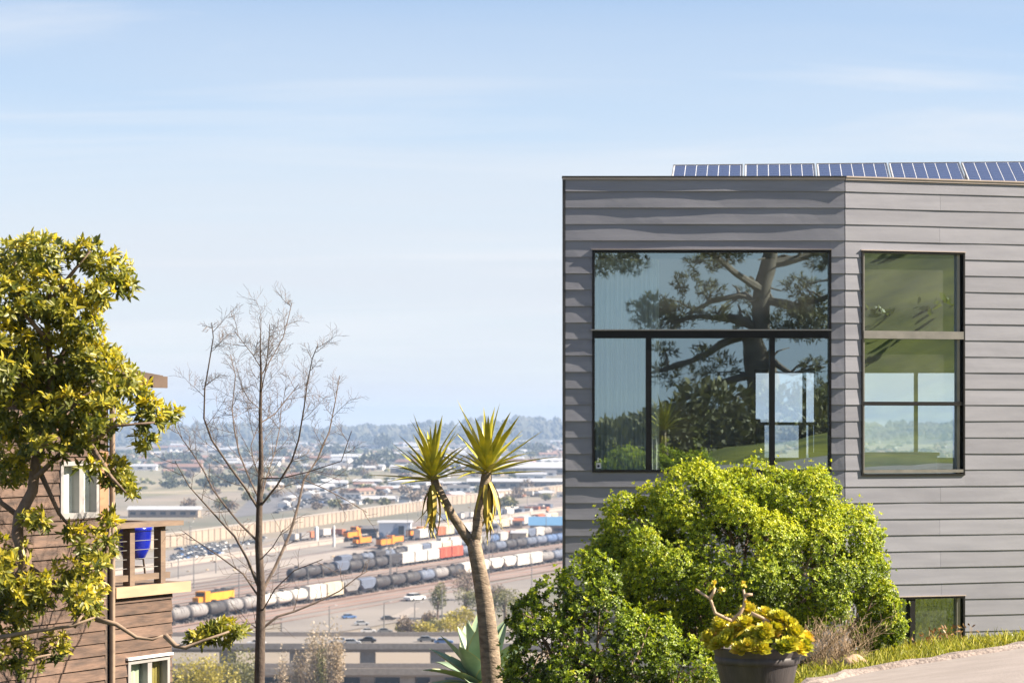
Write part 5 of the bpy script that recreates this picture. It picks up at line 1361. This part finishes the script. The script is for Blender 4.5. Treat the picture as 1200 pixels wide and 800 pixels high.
# ------------------------------------------------------------------ valley trees
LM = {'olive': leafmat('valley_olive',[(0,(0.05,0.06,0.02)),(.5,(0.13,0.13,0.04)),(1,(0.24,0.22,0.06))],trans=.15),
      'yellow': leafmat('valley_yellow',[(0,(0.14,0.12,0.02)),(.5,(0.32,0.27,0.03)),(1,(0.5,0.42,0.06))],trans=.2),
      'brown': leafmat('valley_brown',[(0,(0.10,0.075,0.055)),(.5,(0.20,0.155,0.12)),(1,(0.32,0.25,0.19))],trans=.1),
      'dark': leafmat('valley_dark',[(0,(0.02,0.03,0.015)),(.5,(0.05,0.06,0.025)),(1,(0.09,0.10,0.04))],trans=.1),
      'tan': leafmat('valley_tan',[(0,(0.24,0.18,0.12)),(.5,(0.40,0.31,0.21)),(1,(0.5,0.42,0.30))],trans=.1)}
def vtree(name,label,px,py,wpx,hpx,kind,n=900,leaf=.55,trunk=.25,group=None,zb=PLAIN,D=None,dense=.4):
    c=G(px,py,zb) if D is None else Vector(((px-600)/F*D,D,zb)); k_=c.y/F; w=wpx*k_/2; h=hpx*k_
    root=empty(name,tuple(c)); tag(root,label,'tree',group)
    nb_=7; cc=np.stack([rng.uniform(-.5,.5,nb_)*w,rng.uniform(-.5,.5,nb_)*w,h*(trunk+(1-trunk)*rng.uniform(.25,.75,nb_))],1); rr_=rng.uniform(.42,.62,nb_)
    i=rng.integers(0,nb_,n); v=ball(n)*(rng.uniform(.1,1,n)**dense)[:,None]
    p=np.array(c)+cc[i]+v*np.stack([rr_[i]*w,rr_[i]*w,rr_[i]*h*(1-trunk)*.62],1)
    p[:,2]=np.maximum(p[:,2],zb+.3)
    d=unit(v+rng.normal(size=(n,3))*.5); nr=unit(rng.normal(size=(n,3)))
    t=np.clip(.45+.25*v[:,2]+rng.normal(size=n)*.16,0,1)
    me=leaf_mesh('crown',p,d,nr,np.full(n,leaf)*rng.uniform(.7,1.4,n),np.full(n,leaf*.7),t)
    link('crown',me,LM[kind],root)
    mb=MB(); mb.tube([c,c+Vector((0,0,h*.5)),c+Vector((0,0,h*.75))],[w*.08+.06,w*.05+.05,.05],6)
    for q in cc[:5]: mb.tube([c+Vector((0,0,h*trunk*.8)),c+Vector(tuple(q))],[w*.04+.04,.04],4)
    mb.build('trunk',M['bark_mid'],root)
vt=[(513,725,26,42,'olive','round olive tree left of the yucca trunk'),(502,736,18,22,'brown','small round brown shrub under the olive tree'),(478,748,30,26,'brown','brown shrub beside the viaduct, left of the yellow hedge'),(500,752,36,24,'yellow','yellow bush on the viaduct edge left of the agave'),(528,750,40,28,'yellow','yellow bush behind the agave tips'),(545,722,44,34,'olive','olive thicket behind the yucca trunk'),(548,703,40,36,'brown','leafless brown tree behind the yucca trunk'),(592,728,50,40,'olive','olive thicket right of the yucca trunk'),(610,745,50,46,'olive','tall olive thicket beside the dark bush'),(535,735,44,24,'yellow','low yellow hedge between olive tree and yucca'),(470,744,18,16,'yellow','small pale yellow shrub beside the white car'),(580,715,30,30,'brown','brown shrub just right of the yucca trunk'),(512,742,30,16,'olive','low olive hedge under the lamp posts')]
for a,b,w,h,kd,lab in vt: vtree('valley_tree',lab,a,b,w,h,kd,1100,.5,.12 if h<30 else .3,'trees beside the viaduct')
for a,b,w,h,kd,lab,D,n in ((240,880,95,110,'yellow','bright yellow green tree below the viaduct at the bottom left',520,5200),(275,860,75,98,'olive','olive yellow tree just left of the bare trunk below the viaduct',540,4200),(215,860,50,60,'yellow','small yellow green tree beside the brown house corner',530,2600),(150,860,60,90,'olive','olive tree hidden behind the brown house',540,1000)):
    zb=(HOR-b)/F*D; vtree('valley_tree',lab,a,b,w,h,kd,n,.42,.2,'trees below the viaduct',zb=zb,D=D)
for a,b,w,h,kd,lab,D,n in ((378,850,50,132,'tan','tall pale brown poplar with a rounded olive top by the viaduct',560,3600),(352,850,30,105,'tan','narrow pale poplar left of the rounded one',562,1800),(396,850,26,110,'tan','narrow pale poplar right of the rounded one',558,1800),(328,850,24,95,'tan','thin pale poplar just right of the bare trunk',565,1500),(376,850,14,100,'olive','slim dark green conifer between the pale poplars',556,900),(430,860,70,60,'brown','leafless brown thicket below the viaduct',550,2000),(500,850,60,55,'brown','leafless brown thicket left of the agave',550,2000)):
    zb=(HOR-b)/F*D; vtree('valley_tree',lab,a,b,w,h,kd,n,.36,.05,'trees below the viaduct',zb=zb,D=D,dense=.7)
o=None
vtree('valley_tree','rounded olive crown rising above the pale poplars',378,762,38,40,'olive',1100,.42,.1,'trees below the viaduct',D=600)
# middle distance: scattered trees and small buildings, each its own object sharing a few meshes
def blob_tree(kind, n, seed):
    r2=np.random.default_rng(seed); nb_=6; cc=np.stack([r2.uniform(-.34,.34,nb_),r2.uniform(-.34,.34,nb_),r2.uniform(.35,.62,nb_)],1)
    i=r2.integers(0,nb_,n); v=unit(r2.normal(size=(n,3)))*(r2.uniform(.1,1,n)**.4)[:,None]
    p=cc[i]+v*np.array([.5,.5,.3]); p[:,2]=np.maximum(p[:,2],.05)
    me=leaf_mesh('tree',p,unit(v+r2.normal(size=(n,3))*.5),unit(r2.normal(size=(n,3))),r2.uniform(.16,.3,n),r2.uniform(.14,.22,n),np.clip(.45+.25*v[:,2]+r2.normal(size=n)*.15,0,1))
    me.materials.append(LM[kind]); return me
BT={k:[blob_tree(k,220,i*7+j) for j in range(3)] for i,k in enumerate(('dark','olive','brown'))}
rs=random.Random(77)
def zone(px):
    return 'left of the bare trunk' if px < 300 else ('just right of the bare trunk' if px < 400 else ('left of the yucca' if px < 500 else ('behind the yucca heads' if px < 600 else 'by the grey house corner')))
def scat(px,py,s,kind,lab,group):
    lab = lab.replace(' below the ridge','').replace('small ','') + ', ' + zone(px)
    c=G(px,py); o=bpy.data.objects.new('distant_tree',rs.choice(BT[kind])); COL.objects.link(o); o.location=c; s*=rs.uniform(.7,1.3); o.scale=(s,s,s*rs.uniform(.8,1.3)); o.rotation_euler=(0,0,rs.uniform(0,6.28)); tag(o,lab,'tree',group)
for i in range(150):
    px=rs.uniform(150,690); py=507+rs.random()**1.3*50
    kind=rs.choice(['dark','dark','olive','brown','brown']); s=rs.uniform(7,13)*(1.3 if py<520 else 1)
    scat(px,py,s,kind,{'dark':'small dark tree on the far plain below the ridge','olive':'small olive tree on the far plain below the ridge','brown':'small leafless brown tree on the far plain below the ridge'}[kind],f'{kind} trees on the far plain')
for (x0,x1,py,n,s) in ((425,462,545,14,17),(428,455,522,10,22),(375,402,530,8,16),(600,655,530,16,15),(560,600,522,10,14),(195,260,545,14,13),(300,340,535,8,15),(195,400,569,26,9)):
    for i in range(n): scat(rs.uniform(x0,x1),py+rs.uniform(-4,4),s,'dark','dark tree in a clump on the middle plain','dark clumps on the middle plain')
for i in range(90): scat(rs.uniform(195,640),rs.uniform(575,600) if rs.random()<.5 else rs.uniform(553,562),7,rs.choice(['olive','brown']),'low scrubby tree beside the far fields','scrub beside the far fields')
HM=[]
for wm,rm in ((M['white'],M['paleroof']),(M['tan'],mat('brown_tile_roof',(0.22,0.13,0.10))),(M['white'],M['blacktop']),(M['tan'],M['paleroof'])):
    mb=MB(); mb.box((-1,-.6,0),(1,.6,.5)); mb.add([(-1.08,-.68,.5),(1.08,-.68,.5),(1.08,.68,.5),(-1.08,.68,.5),(-1.0,0,.8),(1.0,0,.8)],[(3,2,1,0),(0,1,5,4),(2,3,4,5),(0,4,3),(1,2,5)],1)
    for x_ in (-.6,0,.6): mb.box((x_-.15,-.62,.15),(x_+.15,-.602,.38),2)
    me=mb.mesh('distant_house'); [me.materials.append(q) for q in (wm,rm,M['glassdark'])]; HM.append(me)
for i in range(230):
    px=rs.uniform(160,690); py=507+rs.random()**1.4*48; c=G(px,py); o=bpy.data.objects.new('distant_house',rs.choice(HM)); COL.objects.link(o); o.location=c
    s=rs.uniform(7,14)*(1.2 if py<520 else 1); o.scale=(s*rs.uniform(.8,2.2),s,s); o.rotation_euler=(0,0,rs.uniform(-.5,.5)); tag(o,'tiny pale building among the far trees, '+zone(px),'building','buildings on the far plain')

for i in range(64):
    px=rs.uniform(300,680); py=rs.uniform(557,600-(px-300)*.045); c=G(px,py); o=bpy.data.objects.new('hut',rs.choice(HM)); COL.objects.link(o); o.location=c
    s=rs.uniform(4,8); o.scale=(s*rs.uniform(.8,2.4),s,s*rs.uniform(.8,1.2)); o.rotation_euler=(0,0,rs.choice([0,.2,1.2,1.5])); tag(o,'small pale hut behind the tan wall, '+zone(px),'building','huts behind the tan wall')
for i in range(22):
    a_=rs.uniform(200,655); b_=rs.uniform(600,690); c=G(a_,b_); o=dup(pole); o.location=c; o.scale=(1,1,rs.uniform(.9,1.5)); o.rotation_euler=(0,0,rs.uniform(0,6.28)); tag(o,'thin light mast standing among the tracks, '+zone(a_),'mast','masts among the tracks')
# ------------------------------------------------------------------ wooded ridge on the horizon
def ridge_h(x):
    return 62 + 10*math.sin(x/530+1.0) + 6*math.sin(x/210+.4) + (-8 if -1150<x<-350 else 0)
RX=np.linspace(-5200,5200,160); RDp=8200
V_=[];F_=[]
M['ridge']=mat('wooded_ridge',(0.05,0.055,0.035),(0.09,0.085,0.05),scale=.01,rough=.95)
for i,x_ in enumerate(RX):
    h=ridge_h(x_)
    for (dy,f) in ((-900,0),(-500,.35),(0,.8),(300,1.0),(1400,.6)): V_.append((x_,RDp+dy,PLAIN+.5+(h-14)*f))
n5=5
for i in range(len(RX)-1):
    for k_ in range(4): F_.append((i*n5+k_,(i+1)*n5+k_,(i+1)*n5+k_+1,i*n5+k_+1))
o=MB().add(V_,F_).build('hills',M['ridge'],smooth=True); tag(o,kind='structure')
N=6500; x_=rng.uniform(-5000,5000,N); t=rng.random(N)
y_=RDp-700+t*1000; f=np.interp(y_,[RDp-900,RDp-500,RDp,RDp+300],[0,.35,.8,1.0]); hh_=np.array([ridge_h(a) for a in x_])
clump=.5+.5*np.sin(x_/95+np.sin(x_/37)*1.5)*np.sin(x_/41+1)
z_=PLAIN+(hh_-14)*f
s_=rng.uniform(9,18,N)*(.55+.8*clump)
# each far tree: a small faceted crown
bm=bmesh.new(); bmesh.ops.create_icosphere(bm,subdivisions=1,radius=1); bv=np.array([v.co[:] for v in bm.verts]); bf=np.array([[v.index for v in f_.verts] for f_ in bm.faces]); bm.free()
VV=(bv[None]*(1+rng.uniform(-.25,.25,(N,len(bv),1))))*np.stack([s_*.9,s_*.9,s_],1)[:,None,:]+np.stack([x_,y_,z_+s_*.55],1)[:,None,:]
FF=(bf[None]+np.arange(N)[:,None,None]*len(bv)).reshape(-1,3)
me=bpy.data.meshes.new('far_woods'); me.from_pydata(VV.reshape(-1,3).tolist(),[],FF.tolist()); me.materials.append(M['ridge'])
o=bpy.data.objects.new('far_woods',me); COL.objects.link(o); tag(o,'blue hazed woodland along the ridge on the horizon','woods',kind='stuff')

# thickets and hedges between the far houses: nobody could count them
bm=bmesh.new(); bmesh.ops.create_icosphere(bm,subdivisions=1,radius=1); bv0=np.array([v.co[:] for v in bm.verts]); bf0=np.array([[v.index for v in f_.verts] for f_ in bm.faces]); bm.free()
def thicket(name,label,N,pxr,pyr,sz,kind,seed,thr):
    r2=np.random.default_rng(seed); px=r2.uniform(*pxr,N); py=pyr[0]+(pyr[1]-pyr[0])*r2.random(N)**1.2
    cl=np.sin(px/23+seed)+np.sin(px/9.1+py/3.1)+np.sin(py/2.3+seed*2)+np.sin(px/51-py/4.7)
    k_=cl>thr; px=px[k_]; py=py[k_]; n_=len(px); d=-PLAIN*F/(py-HOR); X=(px-600)/F*d
    s_=r2.uniform(*sz,n_)*np.clip(d/3500,.7,1.5)
    VV=(bv0[None]*(1+r2.uniform(-.35,.35,(n_,len(bv0),1))))*np.stack([s_*1.15,s_*1.15,s_*.8],1)[:,None,:]+np.stack([X,d,PLAIN+s_*.55],1)[:,None,:]
    FF=(bf0[None]+np.arange(n_)[:,None,None]*len(bv0)).reshape(-1,3)
    me=bpy.data.meshes.new(name); me.from_pydata(VV.reshape(-1,3).tolist(),[],FF.tolist()); me.materials.append(LM[kind])
    at=me.attributes.new('tint','FLOAT','POINT'); at.data.foreach_set('value',np.clip(.4+np.repeat(r2.normal(size=n_)*.2,len(bv0)),0,1).astype(np.float32))
    o=bpy.data.objects.new(name,me); COL.objects.link(o); tag(o,label,'trees',kind='stuff')
thicket('far_thicket','dark bushy thickets between the far houses',4200,(100,1150),(503,548),(3.0,6.5),'dark',1,.5)
thicket('far_thicket','brown leafless thickets between the far houses',3800,(100,1150),(504,556),(2.5,5.5),'brown',4,.3)
thicket('far_thicket','olive hedges beside the far fields',2400,(100,1150),(506,575),(1.8,3.8),'olive',7,.9)
thicket('yard_scrub','low dry weeds along the yard edges',1000,(150,1100),(588,690),(.5,1.2),'tan',3,1.6)

# ------------------------------------------------------------------ haze
hm=bpy.data.materials.new('haze_air'); hm.use_nodes=True; n=hm.node_tree.nodes; n.clear()
ho=n.new('ShaderNodeOutputMaterial'); pv_=n.new('ShaderNodeVolumePrincipled'); hm.node_tree.links.new(pv_.outputs[0],ho.inputs['Volume'])
pv_.inputs['Color'].default_value=(0.43,0.60,0.90,1); pv_.inputs['Density'].default_value=9.5e-5; pv_.inputs['Anisotropy'].default_value=0.0
mb=MB(); mb.box((-6300,-1800,PLAIN-6),(6300,10700,60)); o=mb.build('haze',hm); tag(o,'thin blue air haze over the valley','haze',kind='stuff')
